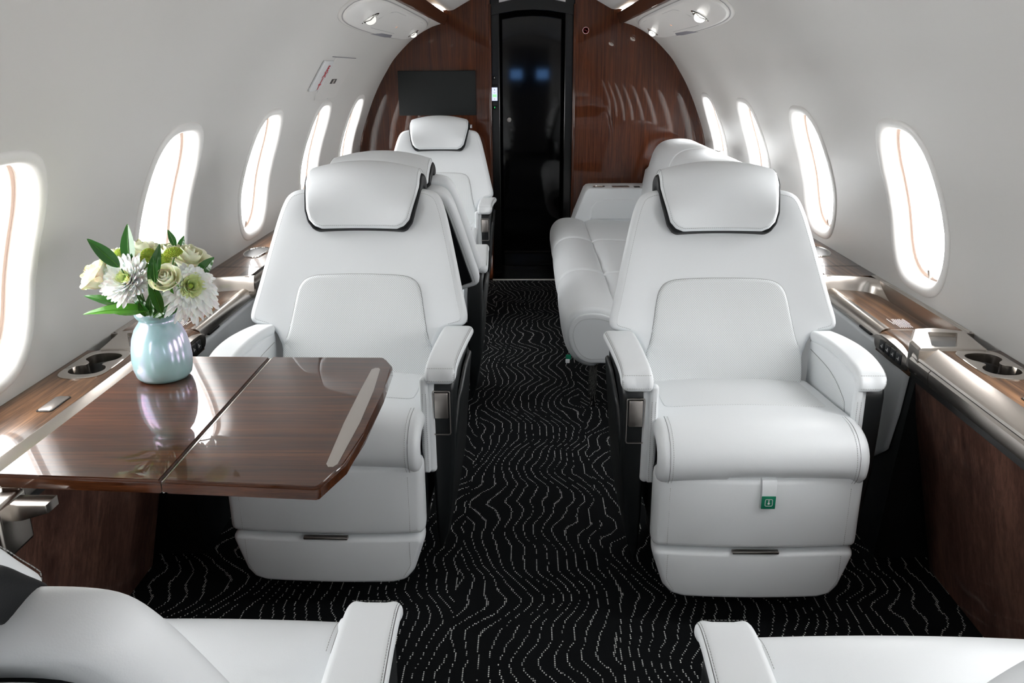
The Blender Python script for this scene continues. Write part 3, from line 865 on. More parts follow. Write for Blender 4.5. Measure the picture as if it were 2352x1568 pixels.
    # arms
    AP = Path(spline([(.092, .578), (.085, .592), (.091, .604), (.118, .611), (.18, .613), (.28, .611), (.38, .605), (.455, .597)], 8))
    for sx in (-1, 1):
        aisle = (sx == m)
        def amap(u, v, h, sx=sx):
            p = AP.at(v); a = AP.tan(v); k_ = max(0, min(1, (v - .03) / .12))
            bow = .022 * math.sin(PI * min(1, max(0, (v - .06) / (AP.L - .06))))
            q_ = max(0, min(1, v / AP.L)); k2 = q_ * q_ * (3 - 2 * q_)
            cen = (.2820 + .006 * k2) if aisle else (.2620 + .003 * k2 + .016 * math.sin(PI * q_))
            hw = (.0385 + .005 * k2) if aisle else (.0330 - .003 * k2 + .006 * math.sin(PI * q_))
            return (sx * (cen + u / .044 * hw), p[0] - a[1] * h, p[1] + a[0] * h)
        arm = thing('armrest', '', '', (0, 0, 0)); del arm['label']; del arm['category']; arm.parent = t; arm.location = (0, 0, arm_dz)
        ap = puff('arm_pad', rrect(-.044, 0, .044, AP.L, (.014, .024, .02, .02)), amap, M['leather'], arm, tf=.014, tb=.016, r=.014, n=160)
        stitch('stitching', [amap(.037, v, .0125) for v in [.012 + i * .01 for i in range(int(AP.L / .01) - 2)]], ap)
        stitch('seam', [amap(.040, v, .0105) for v in [.012 + i * .01 for i in range(int(AP.L / .01) - 2)]], ap, solid=True, r=.0006)
        stitch('stitching', [amap(-.037 + .074 * i / 12, .014, .0142) for i in range(13)], ap)
        stitch('stitching', [amap(-.037 + .074 * i / 12, .030, .0144) for i in range(13)], ap)
        # inner white side panel with its perforated field
        inner = [(.092, .335), (.096, .582), (.15, .598), (.28, .600), (.38, .595), (.46, .588), (.46, .40), (.20, .36)]
        def imap(u, v, h, sx=sx): return (sx * (.252 - h), u, v)
        ip = puff('arm_side_panel', inner, imap, M['leather'], arm, tf=.010, tb=.012, r=.010, n=120)
        puff('perforated_arm_panel', [(.165, .40), (.165, .50), (.20, .53), (.29, .555), (.44, .560), (.45, .44)], imap, M['perf'], ip, tf=.0015, tb=0, r=.004, h0=.0098, back=False, n=80)
        stitch('seam', [imap(a, b, .0105) for a, b in spline([(.165, .40), (.165, .50), (.20, .53), (.29, .555), (.44, .560)], 6)], ip, solid=True, r=.0008)
        # white strip down the front inner edge
        def tmap(u, v, h, sx=sx): return (sx * (.2395 + u), .092 - h, v)
        tp = puff('arm_front_strip', rrect(-.0105, .335, .0105, .592, (.005, .005, .010, .010)), tmap, M['leather'], arm, tf=.012, tb=.01, r=.008, n=100, nin=4)
        stitch('stitching', [tmap(.0055, .342 + i * .01, .0122) for i in range(22)], tp)
        stitch('stitching', [tmap(-.003, .342 + i * .01, .0124) for i in range(22)], tp)
        # black shell below the pad: loft of rounded sections
        rows = []
        for z, xo, yf, yb in ((.07, .262, .16, .40), (.14, .284, .125, .44), (.24, .298, .106, .47), (.36, .308, .100, .47), (.47, .311, .100, .47), (.55, .312, .100, .46), (.594, .312, .106, .45)):
            xo -= 0 if aisle else .004
            row = [(sx * x, y, z) for x, y in rrect(.254, yf, xo, yb, min(.010, (xo - .254) * .45 + .0005), 4)]
            if z > .57:
                row = [(x, y, .592 - (.004 if y < .12 else 0)) for x, y, _ in row]
            rows.append(row)
        sh = MB().grid(rows, True, True, True).build('arm_shell', M['shell'], arm, ang=None)
        # raised contour on the outer face
        def omap(u, v, h, sx=sx): return (sx * ((.302 if aisle else .292) + (v - .40) * .10 + h), u, v)
        puff('shell_contour', [(.16, .22), (.13, .42), (.17, .52), (.28, .555), (.42, .55), (.46, .40), (.40, .24)], omap, M['shell'], arm, tf=.010, tb=.0, r=.012, n=100, back=False)
        if aisle:
            # recessed release handle in a metal frame
            x0, x1 = .257, .303
            fr = resample(rrect(x0, .434, x1, .553, .006), 60); fi = offset_ring(fr, .0035)
            hdl = MB().grid([[(sx * x, .099, z) for x, z in fr], [(sx * x, .0965, z) for x, z in offset_ring(fr, .0008)], [(sx * x, .0965, z) for x, z in offset_ring(fr, .003)], [(sx * x, .106, z) for x, z in fi]], True, False, False).build('handle_frame', M['metalz'], arm, ang=30)
            MB().prism([(sx * x, z) for x, z in fi], 'Y', .1045, .110).build('handle_recess', M['well'], hdl)
            MB().box((min(sx * (x0 + .006), sx * (x1 - .006)), .0945, .479), (max(sx * (x0 + .006), sx * (x1 - .006)), .104, .5475), .003, 3).build('release_handle', M['metalz'], hdl)
            MB().box((min(sx * (x0 + .006), sx * (x1 - .006)), .1005, .4505), (max(sx * (x0 + .006), sx * (x1 - .006)), .1045, .475), .001).build('handle_plate', M['chrome'], hdl)
    if extra: extra(t)
    return t
def pull_tab(t):
    """white strap with the green square tag hanging from under the cushion"""
    tb = MB()
    ys = [(-.012, .404), (-.024, .400), (-.030, .386), (-.031, .362)]
    tb.grid([[(-.001, y, z), (.0325, y, z)] for y, z in ys] + [[(.0325, ys[-1][0] + .0015, ys[-1][1])] * 1 + [(.0325, ys[-1][0] + .0015, ys[-1][1])]] if False else [[(-.001, y, z), (.0325, y, z)] for y, z in ys])
    st = tb.build('strap', M['leather'], t)
    tg = MB().box((-.001, -.0345, .332), (.031, -.0315, .364), .001).build('tag', M['green'], t); tg['label'] = 'green square tag'
    ic = MB()
    o = rrect(.0065, .3395, .0240, .3575, .003, 4); i_ = offset_ring(o, .0012)
    ic.grid([[(x, -.0349, z) for x, z in o], [(x, -.0349, z) for x, z in i_]], True)
    ic.add([(.0142, -.0349, .356), (.0162, -.0349, .356), (.0162, -.0349, .348), (.0142, -.0349, .348)], [(0, 1, 2, 3)])
    ic.add([(.0152 + .0028 * math.cos(a), -.0349, .3465 + .0028 * math.sin(a)) for a in [2 * PI * j / 16 for j in range(16)]], [tuple(range(16))])
    ic.build('tag_symbol', M['greytxt'], tg, smooth=False)
G = 'white leather cabin seats'
seat_r = make_seat(-1, 'white leather seat right of the aisle with a green tag hanging on its leg rest', G, (.512, 1.735, 0), 0, pull_tab)
seat_l = make_seat(1, 'white leather seat left of the aisle, partly behind the wooden table and facing the camera', G, (-.522, 1.79, 0), math.radians(-1.5))
def place(src, loc, rotz, label):
    c = copy_tree(src); c.location = loc; c.rotation_euler = (0, 0, rotz); c['label'] = label; return c
place(seat_l, (-.533, 4.23, 0), 0, 'farthest white seat, in front of the wooden bulkhead under the black television screen')
srcA = make_seat(-1, 'white seat turned away from the camera, back to back behind the front left seat', G, (-.505, 3.415, 0), PI, None, .44, True, 0.0, .99)
make_seat(-1, 'nearest left seat seen from behind, its backrest cut off at the bottom left corner', G, (-.522, 1.065, 0), PI, None, .37, False, .035, .99, -.022)
make_seat(1, 'nearest right seat at the bottom right corner, only cushion and arm end showing', G, (.520, 1.035, 0), PI, None, .41, False, .0, .99, -.028)

# ================================================================== SOFA on the right
def make_sofa():
    t = thing('sofa', 'long white leather side sofa along the right wall, behind the right hand seat', 'sofa', (0, 0, 0))
    G1 = Path(spline([(.245, .228), (.200, .230), (.158, .258), (.130, .318), (.132, .375), (.165, .415), (.225, .425), (.285, .412), (.318, .392)], 8))
    G2 = Path(spline([(.305, .375), (.322, .402), (.36, .415), (.45, .412), (.55, .405), (.66, .40)], 8))
    G3 = Path(spline([(.640, .40), (.648, .50), (.668, .62), (.698, .74), (.728, .835), (.770, .878), (.84, .893), (.91, .889), (.965, .868)], 8))
    cuts = [(5.00, 4.38), (4.375, 3.64), (3.635, 2.99)]
    def mk(G, flip=1):
        def f(u, v, h):
            p = G.at(v); a = G.tan(v); return (p[0] - a[1] * h * flip, u, p[1] + a[0] * h * flip)
        return f
    for y1, y0 in cuts:
        puff('bolster', rrect(y0, 0, y1, G1.L, .02), mk(G1), M['leather'], t, tf=.020, tb=.05, r=.028, n=160, nin=9, crown=.004)
        puff('seat_pad', rrect(y0, 0, y1, G2.L, .015), mk(G2), M['leather'], t, tf=.016, tb=.03, r=.016, n=140, nin=8, crown=.006)
    def mk3(G):
        g0 = mk(G)
        def f(u, v, h):
            x, y, z = g0(u, v, h); k_ = max(0, (3.75 - y) / .75)
            return (x, y, .46 + (z - .46) * (1 - .24 * k_ * k_) if z > .46 else z)
        return f
    for y1, y0 in cuts:
        puff('back_cushion', rrect(y0, 0, y1, G3.L, (.03, .03, .02, .10 if y0 < 3 else .02)), mk3(G3), M['leather'], t, tf=.012, tb=.03, r=.018, n=180, nin=10, crown=.008)
    # end caps in the same leather, with their seams
    endp = [G1.at(G1.L * i / 40) for i in range(41)] + [(.318, .228)]
    def emap(u, v, h): return (u, 2.985 - h, v)
    ec = puff('bolster_end', endp, emap, M['leather'], t, tf=.006, tb=.03, r=.022, n=120)
    er = offset_ring(resample(endp, 120), .018)
    q = [p for p in er if p[0] < .30]
    q = sorted(q, key=lambda p: math.atan2(p[1] - .32, p[0] - .30) % (2 * PI))
    stitch('stitching', [emap(p[0], p[1], .0066) for p in q], ec, r=.0009)
    bodyp = [(.21, .232), (.62, .20), (.62, .40), (.30, .40), (.20, .38)]
    MB().prism(bodyp, 'Y', 2.995, 5.0).build('base', M['shell'], t, smooth=False)
    MB().prism([(.62, .10), (.90, .10), (.905, .74), (.74, .74), (.70, .70), (.65, .40)], 'Y', 3.03, 5.22, .01).build('back_frame', M['leather'], t, ang=30)
    for y in (3.10, 3.18, 4.70):
        MB().box((.225, y, 0), (.25, y + .03, .24), .003).build('leg', M['chrome'], t)
    # console arm at the far end, with cup holder and sockets
    armp = [(.235, .16), (.235, .36), (.262, .45), (.320, .598), (.335, .612), (.355, .616), (.73, .616), (.73, .16)]
    arm = MB().prism(armp, 'Y', 4.99, 5.235, .008, 3).build('console_arm', M['leather'], t, ang=40)
    arm_i = [(.345, .43), (.352, .50), (.385, .540), (.44, .550), (.64, .555), (.64, .43)]
    puff('console_arm_pad', arm_i, lambda u, v, h: (u, 4.992 - h, v), M['leather'], arm, tf=.010, tb=0, r=.010, back=False, n=80)
    MB().lathe([(.034, .0), (.037, .002), (.037, .0035), (.033, .0035), (.031, -.0), (.030, -.03), (0, -.03)], (.405, 5.06, .6165), 32).build('cup_holder', M['chrome'], arm)
    MB().prism(rrect(.485, 5.03, .585, 5.09, .006), 'Z', .616, .6185, .0006).build('arm_tray', M['metalz'], arm)
    MB().prism(rrect(.615, 5.035, .65, 5.075, .003), 'Z', .616, .6185).build('socket', M['well'], arm)
    # buckle lying on top of the back
    MB().box((.935, 4.28, .893), (.965, 4.36, .899), .002).box((.94, 3.36, .893), (.965, 3.43, .900), .002).build('belt_buckle', M['chrome'], t)
    # green tag at the near end
    MB().box((.118, 2.974, .246), (.138, 2.977, .266), .001, mtx=None).build('tag', M['green'], t)
    MB().box((.117, 2.972, .232), (.133, 2.978, .248), .0025).build('strap', M['leather'], t)
    return t
make_sofa()

# ================================================================== TABLE
def make_table():
    t = thing('folding_table', 'glossy wooden folding table with a metal inlay, holding the flower vase', 'table', (0, 0, 0))
    Zt, Zb = .680, .655
    L = [(-.893, 1.19), (-.6125, 1.171), (-.6125, 1.771), (-.893, 1.777)]
    R_ = [(-.6105, 1.171), (-.360, 1.151), (-.352, 1.156), (-.3285, 1.235), (-.3225, 1.36), (-.3205, 1.56), (-.3235, 1.700), (-.327, 1.715), (-.349, 1.762), (-.357, 1.767), (-.6105, 1.771)]
    def leaf(poly, nm):
        o = poly
        bm = bmesh.new(); A = [bm.verts.new((x, y, Zt)) for x, y in o]; B = [bm.verts.new((x, y, Zb)) for x, y in o]
        fa = bm.faces.new(A); fb = bm.faces.new(B[::-1]); n = len(o)
        for i in range(n): bm.faces.new((A[i], B[i], B[(i + 1) % n], A[(i + 1) % n]))
        bmesh.ops.bevel(bm, geom=list(set(list(fa.edges) + list(fb.edges))), offset=.005, segments=3, affect='EDGES')
        bm.verts.index_update()
        return mobj(nm, [v.co[:] for v in bm.verts], [[v.index for v in f.verts] for f in bm.faces], M['table'], t, True, 40)
    leaf(L, 'table_leaf')
    lr = leaf([p for p in R_], 'table_leaf')
    inl = [(-.366, 1.690), (-.360, 1.696), (-.352, 1.698), (-.3475, 1.690), (-.3425, 1.56), (-.341, 1.36), (-.3455, 1.232), (-.350, 1.222), (-.356, 1.222), (-.3595, 1.232), (-.361, 1.36), (-.361, 1.56)]
    inl = [(-.3665, 1.685), (-.360, 1.694), (-.352, 1.694), (-.348, 1.685), (-.340, 1.56), (-.337, 1.40), (-.3415, 1.232), (-.347, 1.221), (-.355, 1.221), (-.3605, 1.232), (-.3665, 1.40), (-.3675, 1.56)]
    MB().prism(inl, 'Z', Zt - .0002, Zt + .0005).build('metal_inlay', M['metalz'], t, smooth=False)
    MB().box((-.6128, 1.175, Zb + .001), (-.6102, 1.768, Zt - .004)).build('hinge', M['metal'], t, smooth=False)
    # folding support under the inner leaf
    mb = MB()
    mb.box((-.893, 1.12, .560), (-.85, 1.20, .655), .008, 3)
    mb.prism([(-.89, .648), (-.79, .648), (-.79, .632), (-.835, .618), (-.89, .612)], 'Y', 1.150, 1.185, .003)
    mb.build('support_arm', M['metal'], t, ang=30)
    MB().box((-.86, 1.30, .648), (-.42, 1.33, .6555), .002).box((-.86, 1.60, .648), (-.42, 1.63, .6555), .002).build('slide_rail', M['metal'], t)
    return t
make_table()

# ================================================================== VASE AND FLOWERS
def mat_pearl():
    m, nt, b = newmat('pearl glazed glass'); setp(b, (.45, .72, .74), .2, .2); b.inputs['Specular Tint'].default_value = (1, .5, .95, 1)
    n = noise(nt, mapping(nt, (1, 1, .45)), 16, 2)
    r = ramp(nt, n.outputs[0], [(.3, (.36, .68, .68)), (.5, (.48, .76, .76)), (.7, (.62, .62, .82))])
    nt.links.new(r.outputs[0], b.inputs['Base Color'])
    th = math_n(nt, 'MULTIPLY_ADD', n.outputs[0], 260.0, 330.0)
    nt.links.new(th, b.inputs['Thin Film Thickness']); b.inputs['Thin Film IOR'].default_value = 1.9
    b.inputs['Coat Weight'].default_value = .15; b.inputs['Coat Roughness'].default_value = .05
    return m
def mat_petal(name, c1, c2, sss=.25):
    m, nt, b = newmat(name)
    n = noise(nt, mapping(nt), 30, 2); r = ramp(nt, n.outputs[0], [(.3, c1), (.7, c2)]); nt.links.new(r.outputs[0], b.inputs['Base Color'])
    setp(b, rough=.55); b.inputs['Subsurface Weight'].default_value = sss; b.inputs['Subsurface Scale'].default_value = .01
    return m
M['pearl'] = mat_pearl()
M['rose'] = mat_petal('cream rose petal', (.88, .89, .62), (.92, .93, .78))
M['mum'] = mat_petal('white chrysanthemum petal', (.88, .89, .86), (.92, .92, .90))
M['mumc'] = mat_petal('pale green inner petal', (.66, .74, .30), (.84, .87, .56))
M['mumg'] = mat_petal('green flower centre', (.28, .42, .05), (.45, .58, .12))
M['pom'] = mat_petal('lime button flower', (.22, .36, .02), (.42, .55, .06))
M['leaf'] = mat_plain('dark green leaf', (.028, .125, .018), .25, nscale=60, nstr=.3, Coat_Weight=.3)
M['leaf2'] = mat_plain('bright green leaf', (.06, .22, .015), .3, nscale=60, nstr=.3, Coat_Weight=.3)
M['stem'] = mat_plain('green stem', (.05, .14, .02), .5, nscale=80)
VX, VYY, VZ = -.815, 1.655, .6802
VX, VYY = -.801, 1.640
vt = tag(MB().lathe([(0, .0), (.040, .0), (.050, .002), (.0555, .009), (.0590, .024), (.0605, .045), (.0590, .066), (.0545, .090), (.0465, .110), (.0375, .122), (.0350, .127), (.0352, .130), (.0395, .134), (.0425, .140), (.0425, .147), (.0410, .152), (.0425, .1545), (.0410, .1555), (.0395, .153), (.0385, .145), (.034, .130), (.034, .122), (.048, .09), (.054, .05), (.05, .012), (0, .008)], (VX, VYY, VZ), 72).build('vase', M['pearl'], None, ang=None), 'pearly pale blue glass vase standing on the wooden table', 'vase')
# camera helpers for laying out the bouquet around the vase mouth
MOUTH = Vector((VX, VYY, VZ + .15))
def at_px(px, py, Y):
    c = ((px - 1176) / 1900, (py - 784) / 1900, 1.0)
    d = _rt * c[0] + _dn * c[1] + _fw * c[2]
    o = Vector((-.027, 0, 1.30)); return o + d * ((Y - o.y) / d.y)
def frame(d):
    d = Vector(d).normalized(); a = Vector((0, 0, 1)).cross(d)
    if a.length < .1: a = Vector((1, 0, 0)).cross(d)
    a.normalize(); return a, d.cross(a), d
def stem_pts(head, d):
    foot = MOUTH + Vector((random.uniform(-.018, .018), random.uniform(-.018, .018), -.11))
    neck = MOUTH + Vector((max(-.028, min(.028, (head.x - MOUTH.x) * .35)), max(-.028, min(.028, (head.y - MOUTH.y) * .35)), .0))
    P0 = [tuple(foot), tuple(neck), tuple((Vector(neck) + head) / 2 + Vector((0, 0, .004))), tuple(head - Vector(d).normalized() * .004)]
    return spline(P0, 6)
def patch(mb, fn, nu=6, nv=8):
    mb.grid([[fn(-1 + 2 * i / nu, j / nv) for i in range(nu + 1)] for j in range(nv + 1)])
def rose(px, py, Y, d, R, label, open_=1.0, seed=0):
    random.seed(seed); c = at_px(px, py, Y); a, b, d = frame(d)
    t = thing('rose', label, 'flower', tuple(c), 0, 'cream roses in the vase'); L = Vector(c)
    def loc(v): return tuple(Vector(v) - L)
    mb = MB(); ngo = 0
    H = R * 1.35
    for ring_, (n, rad, ht, flare) in enumerate(((3, .22, 1.05, .02), (3, .40, 1.0, .05), (4, .60, .97, .12), (5, .80, .90, .28), (5, .98, .78, .50))):
        for k_ in range(n):
            th0 = 2 * PI * (k_ + .37 * ring_) / n + random.uniform(-.12, .12); wd = 2 * PI / n * .72
            hv = ht * random.uniform(.95, 1.05); fl_ = flare * open_ * random.uniform(.7, 1.2); ph = random.uniform(0, 6)
            def fn(u, v, th0=th0, wd=wd, hv=hv, fl_=fl_, ph=ph, rad=rad):
                prof = (math.sin(min(1, v * 1.15) * PI * .5) ** .7)          # bowl
                r_ = R * rad * (.35 + .65 * prof) + R * fl_ * max(0, v - .62) ** 1.5 * 3
                if v > .8 and rad < .7: r_ -= R * .10 * (v - .8) * 4
                edge = 1 - .22 * abs(u) ** 3 * v
                th = th0 + u * wd * (.5 + .5 * min(1, v * 2))
                h = H * hv * v * edge - H * fl_ * max(0, v - .78) * 1.6 + R * .03 * math.sin(ph + 5 * u)
                r_ += R * .05 * math.sin(ph + u * 4) * v + .0006 * u
                p = c + a * math.cos(th) * r_ + b * math.sin(th) * r_ + d * (h - H * .5)
                return loc(p)
            patch(mb, fn, 8, 9)
    mb.build('petals', M['rose'], t, ang=None)
    mb = MB(); 
    for k_ in range(5):
        th = 2 * PI * k_ / 5; u_ = a * math.cos(th) + b * math.sin(th)
        s0 = c - d * H * .5
        pts = [s0 + u_ * R * .1, s0 + u_ * R * .35 - d * R * .05, s0 + u_ * R * .55 - d * R * .35, s0 + u_ * R * .50 - d * R * .8]
        w_ = a * -math.sin(th) + b * math.cos(th)
        mb.grid([[loc(p - w_ * R * q), loc(p + w_ * R * q)] for p, q in zip(pts, (.14, .16, .10, .01))])
    mb.lathe([(R * .12, -R * .35), (R * .30, -.0), (R * .22, R * .12)], loc(c - d * H * .5), 12, d)
    mb.build('sepals', M['leaf2'], t, ang=None)
    MB().tube([loc(p) for p in stem_pts(c - d * H * .55, d)], .0022, 7).build('stem', M['stem'], t, ang=None)
    return t
def mum(px, py, Y, d, R, label, seed=0, droop=0.0, centre=.32):
    random.seed(seed); c = at_px(px, py, Y); a, b, d = frame(d)
    t = thing('chrysanthemum', label, 'flower', tuple(c), 0, 'large white chrysanthemums in the vase'); L = Vector(c)
    def loc(v): return tuple(Vector(v) - L)
    mb, mc = MB(), MB()
    for ring_ in range(10):
        k0 = ring_ / 9; n = 15 + int(17 * k0); el = math.radians(78 - 80 * k0)   # elevation of the petals
        for q in range(n):
            th = 2 * PI * (q + .5 * (ring_ % 2)) / n + random.uniform(-.08, .08); ln = R * (.42 + .60 * k0) * random.uniform(.88, 1.10); e = el + random.uniform(-.12, .12)
            out = a * math.cos(th) + b * math.sin(th); sd = a * -math.sin(th) + b * math.cos(th)
            wd = R * .092 * random.uniform(.8, 1.15); curl = random.uniform(.1, .45) * (1 if k0 > .4 else -.6)
            def fn(u, v, out=out, sd=sd, ln=ln, e=e, wd=wd, curl=curl):
                r_ = R * .10 * (1 - .5 * k0) + ln * v * math.cos(e); h = ln * v * math.sin(e) + ln * curl * v * v * .5 - droop * R * k0 * v * v * .8
                ww = wd * ((.35 + .65 * min(1, v * 1.6)) * (1 - max(0, v - .82) ** 2 * 28 * .9) ** .5 if v < 1 else .30)
                h += .35 * wd * u * u
                return loc(c + out * r_ + sd * ww * u + d * (h - R * .25) + Vector((0, 0, -droop * R * .45 * v * v * k0)))
            patch(mc if k0 < centre else mb, fn, 2, 9)
    mb.build('petals', M['mum'], t, ang=None)
    ip = mc.build('inner_petals', M['mumc'], t, ang=None)
    MB().lathe([(0, R * .0), (R * .06, -R * .02), (R * .09, -R * .1), (R * .09, -R * .2), (R * .05, -R * .35)][::-1], loc(c), 16, d).build('centre', M['mumg'], t, ang=None)
    MB().tube([loc(p) for p in stem_pts(c - d * R * .3, d)], .0024, 7).build('stem', M['stem'], t, ang=None)
    return t
def pom(px, py, Y, d, R, label, seed=0):
    random.seed(seed); c = at_px(px, py, Y); a, b, d = frame(d)
    t = thing('button_flower', label, 'flower', tuple(c), 0, 'small lime green button flowers in the vase'); L = Vector(c)
    def loc(v): return tuple(Vector(v) - L)
    mb = MB(); n = 130
    for i in range(n):
        z = 1 - (i + .5) / n * 1.05; r_ = math.sqrt(max(0, 1 - z * z)); th = i * 2.39996
        o = (a * math.cos(th) + b * math.sin(th)) * r_ * 1.0 + d * z * .62
        p = c + o * R; up = o.normalized()
        mb.lathe([(R * .045, -R * .10), (R * .075, R * .03), (R * .055, R * .12), (0, R * .15)], loc(p), 5, up)
    mb.lathe([(R * .2, -R * .35), (R * .75, -R * .2), (R * .92, R * .05), (R * .7, R * .45), (0, R * .6)], loc(c), 20, d)
    mb.build('florets', M['pom'], t, ang=None)
    MB().lathe([(R * .12, -R * .45), (R * .75, -R * .18), (R * .9, 0)], loc(c), 16, d).tube([loc(p) for p in stem_pts(c - d * R * .3, d)], .0014, 6).build('stem', M['stem'], t, ang=None)
    return t
def leaf(p0, p1, W, bend, label, mat='leaf', nrm=(0, -1, .3), seed=0):
    """p0 base, p1 tip as (px, py, Y)"""
    A = at_px(*p0); B = at_px(*p1); d = (B - A); Ln = d.length; d.normalize(); nv = Vector(nrm); nv = (nv - d * nv.dot(d)).normalized(); sd = d.cross(nv)
    t = thing('leaf_sprig', label, 'leaf', tuple(A), 0, 'green leaves in the bouquet')
    def fn(u, v):
        ww = W * (math.sin(PI * v ** .85) ** .8) * (1 - .25 * v) if 0 < v < 1 else 0
        p = d * Ln * v + sd * ww * u + nv * (bend * math.sin(PI * v * .9) * Ln * .5 - abs(u) * -.28 * ww + .0003 * math.sin(v * 30) * abs(u))
        return tuple(p)
    m_ = MB(); m_.grid([[fn(-1 + 2 * i / 8, j / 24) for i in range(9)] for j in range(25)]); bl = m_.build('blade', M[mat], t, ang=None)
    MB().tube([tuple(Vector(fn(0, j / 20)) + nv * .0006) for j in range(20)], [.0011 * (1 - j / 24) for j in range(20)], 5).build('midrib', M['leaf2'], bl, ang=None)
    MB().tube([tuple(Vector(p) - A) for p in stem_pts(A, d)], .0015, 6).build('stem', M['stem'], t, ang=None)
    return t
mum(287, 640, 1.575, (-.15, -.75, .55), .052, 'open white chrysanthemum with a green eye, left of the front rose', 1, 0, .15)
mum(440, 655, 1.600, (.55, -.62, .35), .058, 'shaggy white chrysanthemum with pale green middle drooping over the right of the vase', 2, .55, .42)
rose(381, 640, 1.555, (.05, -.72, .68), .0265, 'small round cream rose facing the camera between the two chrysanthemums', .5, 3)
rose(222, 632, 1.60, (-.62, -.35, .65), .034, 'cream rose leaning out farthest to the left of the bouquet', .6, 4)
rose(322, 580, 1.72, (-.05, -.1, 1), .036, 'tall cream rose at the back, between the upright leaf and the button flowers', .9, 5)
rose(393, 585, 1.72, (.1, -.1, 1), .034, 'cream rose behind the largest green button flower', .8, 6)
rose(434, 592, 1.70, (.45, -.1, .9), .036, 'cream rose at the upper right above the shaggy chrysanthemum', 1.0, 7)
rose(266, 590, 1.69, (-.4, -.1, .9), .024, 'cream rosebud behind the left chrysanthemum, partly behind a dark leaf', .5, 8)
pom(398, 582, 1.60, (0, -.2, 1), .0165, 'largest and highest lime button flower, near the right of the bouquet top', 1)
pom(378, 596, 1.62, (.1, -.5, .8), .0135, 'lime button flower just above the small round rose', 2)
pom(340, 582, 1.63, (0, -.4, 1), .0125, 'lime button flower above and left of the central leaf', 3)
pom(331, 597, 1.62, (-.1, -.5, .8), .0125, 'lime button flower on the edge of the open white chrysanthemum', 4)
pom(275, 580, 1.66, (-.1, -.4, .9), .010, 'tiny lime button flower beside the rosebud on the left', 5)
leaf((298, 612, 1.60), (293, 513, 1.62), .0165, .04, 'tall upright pointed dark leaf standing above the bouquet')
leaf((275, 614, 1.57), (199, 548, 1.56), .0150, .10, 'broad dark leaf reaching to the upper left over the leftmost rose', nrm=(.2, -.8, .6))
leaf((270, 605, 1.62), (202, 548, 1.62), .0110, .05, 'narrow leaf edge tucked behind the broad upper left leaf', nrm=(.2, -.6, .8))
leaf((345, 652, 1.55), (367, 558, 1.56), .0125, .12, 'dark leaf curving up in the centre beside the small round rose', nrm=(.4, -.9, .1))
leaf((356, 650, 1.54), (352, 590, 1.53), .0085, .05, 'short narrow leaf overlapping the central dark leaf', nrm=(.2, -.9, .1))
leaf((372, 720, 1.58), (338, 628, 1.55), .0120, .10, 'long dark leaf between the open chrysanthemum and the small rose', nrm=(.4, -.8, .2))
leaf((403, 568, 1.70), (385, 527, 1.71), .0080, .10, 'small leaf curling up at the back, top right of centre', nrm=(.5, -.7, .2))
leaf((412, 578, 1.71), (423, 541, 1.72), .0085, .05, 'short pointed leaf just right of the curling top leaf')
leaf((455, 635, 1.66), (492, 590, 1.67), .0150, .06, 'dark leaf pointing to the upper right behind the shaggy chrysanthemum')
leaf((462, 655, 1.66), (491, 668, 1.66), .0080, .06, 'small leaf poking out right of the shaggy chrysanthemum')
leaf((452, 700, 1.66), (490, 702, 1.66), .0120, .06, 'low leaf under the right edge of the shaggy chrysanthemum')
leaf((350, 712, 1.60), (190, 724, 1.57), .0160, .12, 'bright green leaf sweeping low to the left over the vase rim', 'leaf2', (.0, -.5, .85))
leaf((300, 708, 1.62), (192, 680, 1.62), .0140, .08, 'darker leaf just above the bright low left leaf', 'leaf', (.0, -.5, .85))
leaf((330, 716, 1.60), (262, 720, 1.60), .0100, -.02, 'short green leaf beneath the bright low left leaf', 'leaf2', (0, -.6, .8))
for i, (px, py) in enumerate(((318, 690), (345, 672), (400, 690), (425, 700), (300, 680), (410, 668))):
    leaf((358 + (i - 3) * 6, 728, 1.60), (px, py, 1.585 + .008 * i), .0105, .03, ['filler leaf low on the left among the stems', 'filler leaf left of the rose stem', 'filler leaf right of the rose stem', 'filler leaf under the shaggy chrysanthemum', 'filler leaf under the open chrysanthemum', 'filler leaf directly below the small round rose'][i])

